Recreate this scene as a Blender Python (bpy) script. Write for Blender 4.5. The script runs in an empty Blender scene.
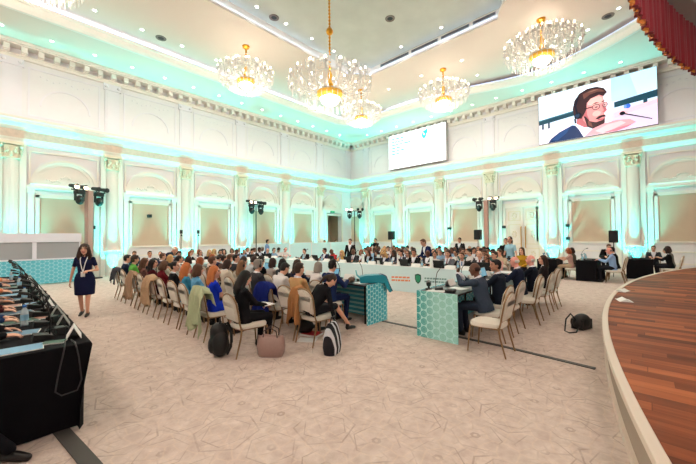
import bpy, math, random
import numpy as np
from mathutils import Vector, Matrix
PI = math.pi
R = math.radians
sc = bpy.context.scene
COL = sc.collection
rnd = random.Random(7)

# ------------------------------------------------------------------ camera
H = 1.65
FPX = 322.64
V0, U0 = 18.38, 20.26            # left wall is the plane Y = V0, back wall is X = U0
yaw, pitch, roll = R(42.8155), R(1.0712), R(-0.54491)
fw = Vector((math.cos(yaw) * math.cos(pitch), math.sin(yaw) * math.cos(pitch), math.sin(pitch)))
rt = Vector((math.sin(yaw), -math.cos(yaw), 0.0))
up = rt.cross(fw)
rt, up = math.cos(roll) * rt + math.sin(roll) * up, -math.sin(roll) * rt + math.cos(roll) * up
cam = bpy.data.cameras.new('camera')
cam.sensor_width = 36
cam.lens = FPX * 36 / 696
cam.clip_start = 0.05
cam.clip_end = 200
camo = bpy.data.objects.new('camera', cam)
COL.objects.link(camo)
camo.matrix_world = Matrix(((rt.x, up.x, -fw.x, 0), (rt.y, up.y, -fw.y, 0), (rt.z, up.z, -fw.z, H), (0, 0, 0, 1)))
sc.camera = camo


def ray(px, py):
    return fw + rt * ((px - 348) / FPX) - up * ((py - 232) / FPX)


def on_z(px, py, z):
    d = ray(px, py)
    return Vector((0, 0, H)) + d * ((z - H) / d.z)


def y_at(px, x, py=252):
    d = ray(px, py)
    return d.y / d.x * x


def x_at(px, y, py=252):
    d = ray(px, py)
    return d.x / d.y * y


# ------------------------------------------------------------------ materials
def lin(c):
    return tuple((v / 12.92 if v <= 0.04045 else ((v + 0.055) / 1.055) ** 2.4) for v in c)


_mats = {}


def mat(name, color, rough=0.6, metal=0.0, emit=None, estr=0.0, noise=0.0, nscale=40.0, bump=0.0, spec=0.5, srgb=True, sheen=0.0):
    if name in _mats:
        return _mats[name]
    m = bpy.data.materials.new(name)
    m.use_nodes = True
    nt = m.node_tree
    b = nt.nodes['Principled BSDF']
    c = lin(color) if srgb else color
    b.inputs['Base Color'].default_value = (*c, 1)
    b.inputs['Roughness'].default_value = rough
    b.inputs['Metallic'].default_value = metal
    b.inputs['Specular IOR Level'].default_value = spec
    if sheen:
        b.inputs['Sheen Weight'].default_value = sheen
    if emit:
        b.inputs['Emission Color'].default_value = (*lin(emit), 1)
        b.inputs['Emission Strength'].default_value = estr
    if noise or bump:
        tc = nt.nodes.new('ShaderNodeTexCoord')
        nz = nt.nodes.new('ShaderNodeTexNoise')
        nz.inputs['Scale'].default_value = nscale
        nz.inputs['Detail'].default_value = 3
        nt.links.new(tc.outputs['Object'], nz.inputs['Vector'])
        if noise:
            mx = nt.nodes.new('ShaderNodeMix')
            mx.data_type = 'RGBA'
            mx.inputs['A'].default_value = (*[v * (1 - noise) for v in c], 1)
            mx.inputs['B'].default_value = (*[min(1, v * (1 + noise)) for v in c], 1)
            nt.links.new(nz.outputs['Fac'], mx.inputs['Factor'])
            nt.links.new(mx.outputs['Result'], b.inputs['Base Color'])
        if bump:
            bp = nt.nodes.new('ShaderNodeBump')
            bp.inputs['Strength'].default_value = bump
            bp.inputs['Distance'].default_value = 0.01
            nt.links.new(nz.outputs['Fac'], bp.inputs['Height'])
            nt.links.new(bp.outputs['Normal'], b.inputs['Normal'])
    _mats[name] = m
    return m


def fabric(color):
    k = 'fabric_%02x%02x%02x' % tuple(int(255 * v) for v in color)
    return mat(k, color, 0.85, noise=0.12, nscale=30, bump=0.25, spec=0.2)


def nodes_of(m):
    return m.node_tree.nodes, m.node_tree.links, m.node_tree.nodes['Principled BSDF']


def math_node(nt, op, a, b=None, c=None, clamp=False):
    n = nt.nodes.new('ShaderNodeMath')
    n.operation = op
    n.use_clamp = clamp
    for i, v in enumerate((a, b, c)):
        if v is None:
            continue
        if isinstance(v, (int, float)):
            n.inputs[i].default_value = v
        else:
            nt.links.new(v, n.inputs[i])
    return n.outputs[0]


def mix_node(nt, f, a, b):
    n = nt.nodes.new('ShaderNodeMix')
    n.data_type = 'RGBA'
    for k, v in (('Factor', f), ('A', a), ('B', b)):
        if isinstance(v, (int, float)):
            n.inputs[k].default_value = v
        elif isinstance(v, tuple):
            n.inputs[k].default_value = (*lin(v), 1)
        else:
            nt.links.new(v, n.inputs[k])
    return n.outputs['Result']


def tex(nt, kind, vec, scale, **kw):
    n = nt.nodes.new(kind)
    n.inputs['Scale'].default_value = scale
    for k, v in kw.items():
        if k in ('feature', 'voronoi_dimensions', 'noise_dimensions', 'distance'):
            setattr(n, k, v)
        else:
            n.inputs[k.replace('_', ' ')].default_value = v
    if vec is not None:
        nt.links.new(vec, n.inputs['Vector'])
    return n


def obj_coord(nt):
    return nt.nodes.new('ShaderNodeTexCoord').outputs['Object']


def carpet_material():
    m = mat('carpet', (0.8, 0.7, 0.62), 0.95, spec=0.1)
    nt = m.node_tree
    n, l, b = nodes_of(m)
    tc = obj_coord(nt)
    nz = tex(nt, 'ShaderNodeTexNoise', tc, 1.3, Detail=2.0)
    va = nt.nodes.new('ShaderNodeVectorMath')
    va.operation = 'MULTIPLY_ADD'
    l.new(nz.outputs['Color'], va.inputs[0])
    va.inputs[1].default_value = (0.12, 0.12, 0)
    l.new(tc, va.inputs[2])
    w = va.outputs[0]
    v1 = tex(nt, 'ShaderNodeTexVoronoi', w, 3.4, feature='DISTANCE_TO_EDGE', voronoi_dimensions='2D', Randomness=0.85)
    v2 = tex(nt, 'ShaderNodeTexVoronoi', w, 7.5, feature='DISTANCE_TO_EDGE', voronoi_dimensions='2D', Randomness=0.8)
    v3 = tex(nt, 'ShaderNodeTexVoronoi', w, 13.0, feature='F1', voronoi_dimensions='2D')
    frag = tex(nt, 'ShaderNodeTexNoise', tc, 3.6, Detail=2.0)
    frag2 = tex(nt, 'ShaderNodeTexNoise', tc, 7.0, Detail=2.0)
    v4 = tex(nt, 'ShaderNodeTexVoronoi', w, 5.8, feature='DISTANCE_TO_EDGE', voronoi_dimensions='2D', Randomness=0.9)
    line1 = math_node(nt, 'SUBTRACT', 1.0, math_node(nt, 'DIVIDE', v1.outputs['Distance'], 0.045), clamp=True)
    line1 = math_node(nt, 'MULTIPLY', line1, math_node(nt, 'MULTIPLY', math_node(nt, 'SUBTRACT', frag.outputs['Fac'], 0.46), 6.0, clamp=True))
    line4 = math_node(nt, 'SUBTRACT', 1.0, math_node(nt, 'DIVIDE', v4.outputs['Distance'], 0.06), clamp=True)
    line4 = math_node(nt, 'MULTIPLY', line4, math_node(nt, 'MULTIPLY', math_node(nt, 'SUBTRACT', frag2.outputs['Fac'], 0.50), 7.0, clamp=True))
    # woven star-and-polygon lines: contours of three crossed waves, broken up by wear
    sx = nt.nodes.new('ShaderNodeSeparateXYZ')
    vw = nt.nodes.new('ShaderNodeVectorMath')
    vw.operation = 'MULTIPLY_ADD'
    l.new(nz.outputs['Color'], vw.inputs[0])
    vw.inputs[1].default_value = (0.05, 0.05, 0)
    l.new(tc, vw.inputs[2])
    l.new(vw.outputs[0], sx.inputs[0])

    def waves(k, turn):
        fs = []
        for i in range(3):
            t = turn + i * 2 * PI / 3
            ph = math_node(nt, 'ADD', math_node(nt, 'MULTIPLY', sx.outputs['X'], k / (2 * PI) * math.cos(t)), math_node(nt, 'MULTIPLY', sx.outputs['Y'], k / (2 * PI) * math.sin(t)))
            fs.append(math_node(nt, 'SUBTRACT', math_node(nt, 'MULTIPLY', math_node(nt, 'ABSOLUTE', math_node(nt, 'SUBTRACT', math_node(nt, 'FRACT', ph), 0.5)), 4.0), 1.0))
        return math_node(nt, 'ADD', math_node(nt, 'ADD', fs[0], fs[1]), fs[2])
    wa, wb = waves(15.0, 0.3), waves(8.66, 0.3 + PI / 6)
    con = math_node(nt, 'MAXIMUM', math_node(nt, 'LESS_THAN', math_node(nt, 'ABSOLUTE', math_node(nt, 'ADD', wa, 0.30)), 0.10), math_node(nt, 'LESS_THAN', math_node(nt, 'ABSOLUTE', math_node(nt, 'ADD', wb, math_node(nt, 'MULTIPLY', wa, 0.4))), 0.085))
    con = math_node(nt, 'MULTIPLY', con, math_node(nt, 'MULTIPLY', math_node(nt, 'SUBTRACT', frag.outputs['Fac'], 0.36), 4.0, clamp=True))
    line1 = math_node(nt, 'MAXIMUM', math_node(nt, 'MULTIPLY', line1, 0.35), math_node(nt, 'MULTIPLY', con, 0.5))
    line1 = math_node(nt, 'MAXIMUM', line1, math_node(nt, 'MULTIPLY', line4, 0.3))
    line2 = math_node(nt, 'SUBTRACT', 1.0, math_node(nt, 'DIVIDE', v2.outputs['Distance'], 0.08), clamp=True)
    fine = tex(nt, 'ShaderNodeTexNoise', tc, 60.0, Detail=3.0)
    mott = tex(nt, 'ShaderNodeTexNoise', tc, 7.0, Detail=5.0)
    c0 = mix_node(nt, mott.outputs['Fac'], (0.70, 0.625, 0.595), (0.95, 0.905, 0.87))
    c1 = mix_node(nt, math_node(nt, 'MULTIPLY', line2, 0.45), c0, (0.90, 0.83, 0.76))
    c2 = mix_node(nt, math_node(nt, 'MULTIPLY', math_node(nt, 'SUBTRACT', 0.5, v3.outputs['Distance'], clamp=True), 0.35), c1, (0.66, 0.54, 0.48))
    c3 = mix_node(nt, math_node(nt, 'MULTIPLY', line1, 0.75), c2, (0.46, 0.37, 0.33))
    c4 = mix_node(nt, math_node(nt, 'MULTIPLY', fine.outputs['Fac'], 0.25), c3, (0.62, 0.50, 0.44))
    l.new(c4, b.inputs['Base Color'])
    bp = nt.nodes.new('ShaderNodeBump')
    bp.inputs['Strength'].default_value = 0.3
    bp.inputs['Distance'].default_value = 0.01
    l.new(fine.outputs['Fac'], bp.inputs['Height'])
    l.new(bp.outputs['Normal'], b.inputs['Normal'])
    return m


def wood_material():
    m = mat('stage_wood', (0.5, 0.25, 0.15), 0.55, spec=0.15)
    nt = m.node_tree
    n, l, b = nodes_of(m)
    tc = obj_coord(nt)
    sp = n.new('ShaderNodeSeparateXYZ')
    l.new(tc, sp.inputs[0])
    # planks run along Y, 0.13 m wide in X, about 1.8 m long with a stagger
    px = math_node(nt, 'DIVIDE', sp.outputs['X'], 0.14)
    row = math_node(nt, 'FLOOR', px)
    fx = math_node(nt, 'FRACT', px)
    py = math_node(nt, 'ADD', math_node(nt, 'DIVIDE', sp.outputs['Y'], 1.9), math_node(nt, 'MULTIPLY', math_node(nt, 'SINE', math_node(nt, 'MULTIPLY', row, 12.9898)), 3.7))
    cell = math_node(nt, 'FLOOR', py)
    fy = math_node(nt, 'FRACT', py)
    cb = n.new('ShaderNodeCombineXYZ')
    l.new(row, cb.inputs[0])
    l.new(cell, cb.inputs[1])
    wn = n.new('ShaderNodeTexWhiteNoise')
    wn.noise_dimensions = '2D'
    l.new(cb.outputs[0], wn.inputs['Vector'])
    mp = n.new('ShaderNodeMapping')
    mp.inputs['Scale'].default_value = (14, 1.1, 1)
    l.new(tc, mp.inputs['Vector'])
    gr = tex(nt, 'ShaderNodeTexNoise', mp.outputs[0], 1.5, Detail=6.0)
    big = tex(nt, 'ShaderNodeTexNoise', tc, 0.9, Detail=2.0)
    t = math_node(nt, 'ADD', math_node(nt, 'MULTIPLY', wn.outputs['Value'], 0.62), math_node(nt, 'MULTIPLY', gr.outputs['Fac'], 0.42))
    t = math_node(nt, 'ADD', t, math_node(nt, 'MULTIPLY', math_node(nt, 'SUBTRACT', big.outputs['Fac'], 0.5), 0.4), clamp=True)
    cr = n.new('ShaderNodeValToRGB')
    cr.color_ramp.elements[0].position = 0.15
    cr.color_ramp.elements[0].color = (*lin((0.32, 0.155, 0.09)), 1)
    cr.color_ramp.elements[1].position = 0.95
    cr.color_ramp.elements[1].color = (*lin((0.74, 0.43, 0.26)), 1)
    e = cr.color_ramp.elements.new(0.55)
    e.color = (*lin((0.51, 0.27, 0.16)), 1)
    l.new(t, cr.inputs[0])
    gap = math_node(nt, 'MAXIMUM', math_node(nt, 'LESS_THAN', fx, 0.03), math_node(nt, 'LESS_THAN', fy, 0.003))
    c = mix_node(nt, math_node(nt, 'MULTIPLY', gap, 0.6), cr.outputs[0], (0.2, 0.1, 0.07))
    l.new(c, b.inputs['Base Color'])
    return m


def lattice_material(name, ca, cb_, line, scale, axis, span, lw=0.06):
    """Printed lattice: rounded cells in a colour that runs from ca to cb_ along one axis of the panel."""
    m = mat(name, ca, 0.45)
    nt = m.node_tree
    n, l, b = nodes_of(m)
    tc = obj_coord(nt)
    sp = n.new('ShaderNodeSeparateXYZ')
    l.new(tc, sp.inputs[0])
    cbn = n.new('ShaderNodeCombineXYZ')
    l.new(sp.outputs[axis], cbn.inputs[0])
    l.new(sp.outputs['Z'], cbn.inputs[1])
    # three crossed waves make a honeycomb of round cells with petal-like inner rings
    k = 2 * PI * scale
    u, w = sp.outputs[axis], sp.outputs['Z']
    f1 = math_node(nt, 'COSINE', math_node(nt, 'MULTIPLY', u, k))
    f2 = math_node(nt, 'COSINE', math_node(nt, 'ADD', math_node(nt, 'MULTIPLY', u, -k * 0.5), math_node(nt, 'MULTIPLY', w, k * 0.866)))
    f3 = math_node(nt, 'COSINE', math_node(nt, 'ADD', math_node(nt, 'MULTIPLY', u, -k * 0.5), math_node(nt, 'MULTIPLY', w, -k * 0.866)))
    f = math_node(nt, 'ADD', math_node(nt, 'ADD', f1, f2), f3)
    ln = math_node(nt, 'LESS_THAN', f, -0.92 + lw)
    ln2 = math_node(nt, 'MULTIPLY', math_node(nt, 'LESS_THAN', math_node(nt, 'ABSOLUTE', math_node(nt, 'SUBTRACT', f, 1.0)), 0.20), 0.55)
    g = math_node(nt, 'DIVIDE', math_node(nt, 'SUBTRACT', sp.outputs[axis], span[0]), span[1] - span[0], clamp=True)
    base = mix_node(nt, g, ca, cb_)
    c = mix_node(nt, math_node(nt, 'MAXIMUM', ln, ln2), base, line)
    l.new(c, b.inputs['Base Color'])
    return m


WALL = mat('wall_paint', (0.91, 0.90, 0.915), 0.75, noise=0.02, nscale=3)
WALLUP = mat('upper_wall_paint', (0.91, 0.90, 0.93), 0.8, noise=0.02, nscale=3)
MOULD = mat('moulding_paint', (0.93, 0.91, 0.88), 0.6)
GILT = mat('cream_gilt', (0.90, 0.87, 0.78), 0.5, metal=0.0, noise=0.15, nscale=60)
PANEL = mat('panel_fabric', (0.80, 0.72, 0.63), 0.85, noise=0.03, nscale=4)
CEIL = mat('ceiling_paint', (0.88, 0.835, 0.79), 0.8)
CEILTOP = mat('ceiling_mottled', (0.78, 0.80, 0.76), 0.8, noise=0.14, nscale=1.1)
FRIEZE = mat('ornate_frieze', (0.87, 0.78, 0.72), 0.8, noise=0.18, nscale=9, bump=0.6)
GOLD = mat('gold', (0.86, 0.62, 0.22), 0.3, metal=0.9)
BLACK = mat('black_plastic', (0.05, 0.05, 0.055), 0.5)
DARK = mat('dark_metal', (0.10, 0.11, 0.12), 0.45, metal=0.4)
BLACKCLOTH = mat('black_tablecloth', (0.055, 0.055, 0.075), 0.85, noise=0.2, nscale=8, bump=0.3, spec=0.15)
WHITE = mat('white_laminate', (0.92, 0.92, 0.93), 0.4)
PAPER = mat('paper', (0.93, 0.93, 0.92), 0.7)
GREYTOP = mat('dark_table_top', (0.17, 0.17, 0.20), 0.35)
CHAIRMETAL = mat('chair_bronze', (0.58, 0.46, 0.33), 0.38, metal=0.4)
CHAIRPAD = mat('chair_cream', (0.88, 0.855, 0.81), 0.85, noise=0.06, nscale=50, bump=0.15)
SKINS = [mat('skin_light', (0.87, 0.66, 0.56), 0.5), mat('skin_tan', (0.76, 0.55, 0.44), 0.5), mat('skin_brown', (0.42, 0.26, 0.19), 0.5), mat('skin_pink', (0.93, 0.64, 0.58), 0.5)]
EYE = mat('eye_dark', (0.10, 0.07, 0.06), 0.25)
LIP = mat('lip', (0.68, 0.36, 0.34), 0.5)
LEDSTRIP = mat('cove_led', (0.9, 0.92, 1.0), 0.5, emit=(0.58, 0.72, 1.0), estr=0.9)
LAMPGLOW = mat('downlight_glow', (1, 1, 1), 0.5, emit=(1.0, 0.97, 0.92), estr=8.0)
BULB = mat('bulb_glow', (1, 1, 1), 0.5, emit=(1.0, 0.93, 0.80), estr=16.0)
CARPET = carpet_material()
WOOD = wood_material()


def crystal_material():
    m = bpy.data.materials.new('crystal')
    m.use_nodes = True
    nt = m.node_tree
    for n in list(nt.nodes):
        if n.type != 'OUTPUT_MATERIAL':
            nt.nodes.remove(n)
    out = [n for n in nt.nodes if n.type == 'OUTPUT_MATERIAL'][0]
    gl = nt.nodes.new('ShaderNodeBsdfGlossy')
    gl.inputs['Roughness'].default_value = 0.12
    tr = nt.nodes.new('ShaderNodeBsdfTranslucent')
    tr.inputs['Color'].default_value = (0.95, 0.93, 0.90, 1)
    tp = nt.nodes.new('ShaderNodeBsdfTransparent')
    df = nt.nodes.new('ShaderNodeBsdfDiffuse')
    df.inputs['Color'].default_value = (0.95, 0.94, 0.92, 1)
    a = nt.nodes.new('ShaderNodeMixShader')
    a.inputs[0].default_value = 0.55
    nt.links.new(tr.outputs[0], a.inputs[1])
    nt.links.new(df.outputs[0], a.inputs[2])
    b = nt.nodes.new('ShaderNodeMixShader')
    b.inputs[0].default_value = 0.25
    nt.links.new(a.outputs[0], b.inputs[1])
    nt.links.new(gl.outputs[0], b.inputs[2])
    c = nt.nodes.new('ShaderNodeMixShader')
    c.inputs[0].default_value = 0.06
    nt.links.new(b.outputs[0], c.inputs[1])
    nt.links.new(tp.outputs[0], c.inputs[2])
    nt.links.new(c.outputs[0], out.inputs['Surface'])
    return m


CRYSTAL = crystal_material()


# ------------------------------------------------------------------ mesh helpers
class MB:
    def __init__(self):
        self.v, self.f, self.m = [], [], []

    def add(self, vs, fs, m=0, M=None):
        o = len(self.v)
        if M is not None:
            vs = [M @ Vector(p) for p in vs]
        self.v += [tuple(p) for p in vs]
        self.f += [tuple(i + o for i in q) for q in fs]
        self.m += [m] * len(fs)
        return self

    def box(self, c, s, m=0, rz=0.0, M=None):
        x, y, z = (q / 2 for q in s)
        ca, sa = math.cos(rz), math.sin(rz)
        vs = []
        for dz in (-z, z):
            for dx, dy in ((-x, -y), (x, -y), (x, y), (-x, y)):
                vs.append((c[0] + dx * ca - dy * sa, c[1] + dx * sa + dy * ca, c[2] + dz))
        return self.add(vs, [(3, 2, 1, 0), (4, 5, 6, 7), (0, 1, 5, 4), (1, 2, 6, 5), (2, 3, 7, 6), (3, 0, 4, 7)], m, M)

    def tube(self, pts, r, n=8, m=0, M=None, closed=False):
        """A tube through pts; r is one radius or one per point."""
        pts = [Vector(p) for p in pts]
        k = len(pts)
        rr = [r] * k if isinstance(r, (int, float)) else list(r)
        vs, fs = [], []
        ref = None
        for i, p in enumerate(pts):
            if closed:
                d = pts[(i + 1) % k] - pts[i - 1]
            else:
                d = pts[min(i + 1, k - 1)] - pts[max(i - 1, 0)]
            d = d.normalized() if d.length > 1e-9 else Vector((0, 0, 1))
            if ref is None:
                ref = Vector((0, 0, 1)) if abs(d.z) < 0.9 else Vector((1, 0, 0))
            a = (ref - d * ref.dot(d))
            a = a.normalized() if a.length > 1e-6 else d.orthogonal().normalized()
            ref = a
            b = d.cross(a)
            for j in range(n):
                t = 2 * PI * j / n
                vs.append(p + (a * math.cos(t) + b * math.sin(t)) * rr[i])
        for i in range(k if closed else k - 1):
            i2 = (i + 1) % k
            for j in range(n):
                j2 = (j + 1) % n
                fs.append((i * n + j, i * n + j2, i2 * n + j2, i2 * n + j))
        if not closed:
            fs.append(tuple(range(n - 1, -1, -1)))
            fs.append(tuple((k - 1) * n + j for j in range(n)))
        return self.add(vs, fs, m, M)

    def ell(self, c, r, nu=12, nv=8, m=0, M=None, axes=None):
        """An ellipsoid; axes optionally gives its three unit axes."""
        c = Vector(c)
        r = (r, r, r) if isinstance(r, (int, float)) else r
        ax = axes or (Vector((1, 0, 0)), Vector((0, 1, 0)), Vector((0, 0, 1)))
        vs = [c - ax[2] * r[2]]
        for i in range(1, nv):
            t = -PI / 2 + PI * i / nv
            for j in range(nu):
                a = 2 * PI * j / nu
                vs.append(c + ax[0] * (r[0] * math.cos(t) * math.cos(a)) + ax[1] * (r[1] * math.cos(t) * math.sin(a)) + ax[2] * (r[2] * math.sin(t)))
        vs.append(c + ax[2] * r[2])
        fs = []
        for j in range(nu):
            j2 = (j + 1) % nu
            fs.append((0, 1 + j2, 1 + j))
            for i in range(nv - 2):
                a = 1 + i * nu
                fs.append((a + j, a + j2, a + nu + j2, a + nu + j))
            a = 1 + (nv - 2) * nu
            fs.append((a + j, a + j2, len(vs) - 1))
        return self.add(vs, fs, m, M)

    def cone(self, p0, r0, p1, r1, n=12, m=0, M=None):
        """A rounded cone: tube with spherical ends (a limb segment)."""
        p0, p1 = Vector(p0), Vector(p1)
        d = p1 - p0
        L = d.length
        if L < 1e-6:
            return self.ell(p0, r0, n, 8, m, M)
        d /= L
        pts, rr = [], []
        for i in range(4):
            t = PI / 2 * (1 - i / 4.0)
            pts.append(p0 - d * (r0 * math.sin(t)))
            rr.append(max(1e-4, r0 * math.cos(t)))
        pts.append(p0)
        rr.append(r0)
        pts.append(p1)
        rr.append(r1)
        for i in range(1, 5):
            t = PI / 2 * i / 4.0
            pts.append(p1 + d * (r1 * math.sin(t)))
            rr.append(max(1e-4, r1 * math.cos(t)))
        return self.tube(pts, rr, n, m, M)

    def lathe(self, prof, c=(0, 0, 0), n=16, m=0, M=None, a0=0.0, a1=2 * PI, cap=False):
        full = abs(a1 - a0 - 2 * PI) < 1e-6
        k = n if full else n + 1
        vs = []
        for r, z in prof:
            for j in range(k):
                a = a0 + (a1 - a0) * j / n
                vs.append((c[0] + r * math.cos(a), c[1] + r * math.sin(a), c[2] + z))
        fs = []
        for i in range(len(prof) - 1):
            for j in range(n):
                j2 = (j + 1) % k
                fs.append((i * k + j, i * k + j2, (i + 1) * k + j2, (i + 1) * k + j))
        if cap:
            fs.append(tuple(range(k - 1, -1, -1)))
            fs.append(tuple((len(prof) - 1) * k + j for j in range(k)))
        return self.add(vs, fs, m, M)

    def prism(self, poly, z0, z1, m=0, fn=None, M=None):
        """Extrude a 2-D polygon; fn maps (a, b, h) to a 3-D point (default x, y, z)."""
        fn = fn or (lambda a, b, h: (a, b, h))
        n = len(poly)
        vs = [fn(a, b, z0) for a, b in poly] + [fn(a, b, z1) for a, b in poly]
        fs = [tuple(range(n - 1, -1, -1)), tuple(range(n, 2 * n))]
        fs += [(i, (i + 1) % n, n + (i + 1) % n, n + i) for i in range(n)]
        return self.add(vs, fs, m, M)

    def band(self, inner, outer, h0, h1, m=0, fn=None, closed=False):
        """A solid strip between two matching polylines (an arch, a frame)."""
        fn = fn or (lambda a, b, h: (a, b, h))
        n = len(inner)
        vs = [fn(a, b, h) for h in (h0, h1) for line in (inner, outer) for a, b in line]
        I0, O0, I1, O1 = 0, n, 2 * n, 3 * n
        fs = []
        for i in range(n if closed else n - 1):
            j = (i + 1) % n
            fs += [(I1 + i, O1 + i, O1 + j, I1 + j), (I0 + j, O0 + j, O0 + i, I0 + i), (O1 + i, O0 + i, O0 + j, O1 + j), (I1 + j, I0 + j, I0 + i, I1 + i)]
        if not closed:
            fs += [(I0, O0, O1, I1), (I1 + n - 1, O1 + n - 1, O0 + n - 1, I0 + n - 1)]
        return self.add(vs, fs, m)

    def mesh(self, name, mats, smooth=False):
        me = bpy.data.meshes.new(name)
        me.from_pydata(self.v, [], self.f)
        for q in (mats if isinstance(mats, (list, tuple)) else [mats]):
            me.materials.append(q)
        me.polygons.foreach_set('material_index', self.m)
        me.polygons.foreach_set('use_smooth', [smooth] * len(self.f))
        me.update()
        return me

    def build(self, name, mats, parent=None, smooth=False, bevel=0.0, angle=40):
        me = self.mesh(name, mats, smooth)
        fix_normals(me)
        o = link(name, me, parent)
        if smooth:
            try:
                me.set_sharp_from_angle(angle=R(angle))
            except Exception:
                pass
        if bevel:
            b = o.modifiers.new('bevel', 'BEVEL')
            b.width = bevel
            b.segments = 2
            b.limit_method = 'ANGLE'
        return o


import bmesh


def fix_normals(me):
    bm = bmesh.new()
    bm.from_mesh(me)
    bmesh.ops.recalc_face_normals(bm, faces=bm.faces)
    bm.to_mesh(me)
    bm.free()


def link(name, data, parent=None):
    o = bpy.data.objects.new(name, data)
    COL.objects.link(o)
    if parent is not None:
        o.parent = parent
    return o


def tag(o, label=None, cat=None, group=None, kind=None):
    for k, v in (('label', label), ('category', cat), ('group', group), ('kind', kind)):
        if v:
            o[k] = v
    return o


def thing(name, label, cat, loc=(0, 0, 0), rz=0.0, group=None):
    o = link(name, None)
    o.location = loc
    o.rotation_euler = (0, 0, rz)
    return tag(o, label, cat, group)


def kids(o):
    return KIDS.get(o, [])


def copy_tree(o, parent=None):
    c = o.copy()
    COL.objects.link(c)
    if parent is not None:
        c.parent = parent
    for ch in list(o.children):
        copy_tree(ch, c)
    return c


ORD = ['first', 'second', 'third', 'fourth', 'fifth', 'sixth', 'seventh', 'eighth', 'ninth', 'tenth', 'eleventh', 'twelfth', 'thirteenth', 'fourteenth', 'fifteenth', 'sixteenth', 'seventeenth', 'eighteenth', 'nineteenth', 'twentieth', 'twenty-first', 'twenty-second', 'twenty-third', 'twenty-fourth', 'twenty-fifth']
# ------------------------------------------------------------------ people
def remesh(mb, vox, smooth, name, mats, matfn=None, jitter=0.0, target=None):
    me = mb.mesh('raw', mats)
    fix_normals(me)
    ob = link('raw', me)
    r = ob.modifiers.new('r', 'REMESH')
    r.mode = 'VOXEL'
    r.voxel_size = vox
    if smooth:
        s = ob.modifiers.new('s', 'SMOOTH')
        s.factor = 0.5
        s.iterations = smooth
    dg = bpy.context.evaluated_depsgraph_get()
    dg.update()
    out = bpy.data.meshes.new_from_object(ob.evaluated_get(dg), preserve_all_data_layers=False, depsgraph=dg)
    bpy.data.objects.remove(ob)
    bpy.data.meshes.remove(me)
    out.name = name
    out.materials.clear()
    for m in mats:
        out.materials.append(m)
    nv, nf = len(out.vertices), len(out.polygons)
    if jitter:
        co = np.empty(nv * 3, np.float32)
        out.vertices.foreach_get('co', co)
        co = co.reshape(-1, 3)
        w = np.sin(co[:, 0] * 150 + np.sin(co[:, 2] * 90) * 2) * np.sin(co[:, 1] * 140 + co[:, 2] * 60) + 0.6 * np.sin(co[:, 2] * 200 + co[:, 1] * 110)
        n = np.empty(nv * 3, np.float32)
        out.vertices.foreach_get('normal', n)
        co = co + n.reshape(-1, 3) * (w * jitter)[:, None]
        out.vertices.foreach_set('co', co.ravel())
    idx = np.zeros(nf, np.int32)
    if matfn is not None and nf:
        c = np.empty(nf * 3, np.float32)
        out.polygons.foreach_get('center', c)
        idx = matfn(c.reshape(-1, 3)).astype(np.int32)
    out.polygons.foreach_set('material_index', idx)
    out.polygons.foreach_set('use_smooth', np.ones(nf, bool))
    out.update()
    return out


Yv = Vector((0, 1, 0))


class Skel:
    def __init__(s, P):
        s.P = P
        k = s.k = P.get('k', 0.93)
        s.fem = P.get('fem', False)
        s.seated = P.get('seated', True)
        a = P.get('lean', 0.05)
        s.hip = Vector((0, 0, 0.435 + 0.09 if s.seated else 0.90 * k))
        b = P.get('side', 0.0)
        s.S = Vector((math.sin(a), b, math.cos(a))).normalized()
        s.Y = (Yv - s.S * s.S.y).normalized()
        s.F = s.Y.cross(s.S).normalized()
        s.neck = s.T(0.50, -0.005)
        pt = a * 0.35 + P.get('hp', 0.0)
        yw = P.get('hy', 0.0)
        s.hf = Vector((math.cos(yw) * math.cos(pt), math.sin(yw) * math.cos(pt), -math.sin(pt)))
        s.hu = Vector((math.cos(yw) * math.sin(pt), math.sin(yw) * math.sin(pt), math.cos(pt)))
        s.hl = s.hu.cross(s.hf)
        s.head = s.neck + (s.S * 0.05 + s.hu * 0.125 + s.hf * 0.03) * k
        s.arm = {}
        for sd, sg in (('L', 1), ('R', -1)):
            sh = s.T(0.445, -0.01, sg * (0.155 if s.fem else 0.185))
            wr = Vector(P['arms'][sd])
            pole = Vector(P.get('pole', (-0.5, 0.55, -0.8)))
            pole.y *= sg
            l1, l2 = 0.285 * k, 0.255 * k
            d = wr - sh
            L = min(d.length, 0.995 * (l1 + l2))
            L = max(L, 0.12)
            d.normalize()
            q = (l1 * l1 - l2 * l2 + L * L) / (2 * L)
            h = math.sqrt(max(0.0, l1 * l1 - q * q))
            pp = (pole - d * pole.dot(d)).normalized()
            el = sh + d * q + pp * h
            s.arm[sd] = (sh, el, sh + d * L)
        s.leg = {}
        for sd, sg in (('L', 1), ('R', -1)):
            if 'legs' in P:
                kn, an = P['legs'][sd]
                kn, an = Vector(kn), Vector(an)
            elif s.seated:
                sp = P.get('spread', 0.11)
                kn = Vector((0.45 * k, sg * sp, 0.485))
                an = Vector((0.40 * k, sg * sp, 0.085))
            else:
                kn = Vector((0.02, sg * 0.085 * k, 0.49 * k))
                an = Vector((-0.02, sg * 0.085 * k, 0.085))
            s.leg[sd] = (s.hip + Vector((0.01, sg * 0.085 * k, -0.01)), kn, an)

    def T(s, t, f=0.0, y=0.0):
        return s.hip + (s.S * t + s.F * f + s.Y * y) * s.k

    def head_matrix(s):
        f, l, u, c = s.hf, s.hl, s.hu, s.head
        return Matrix(((f.x, l.x, u.x, c.x), (f.y, l.y, u.y, c.y), (f.z, l.z, u.z, c.z), (0, 0, 0, 1)))


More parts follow.
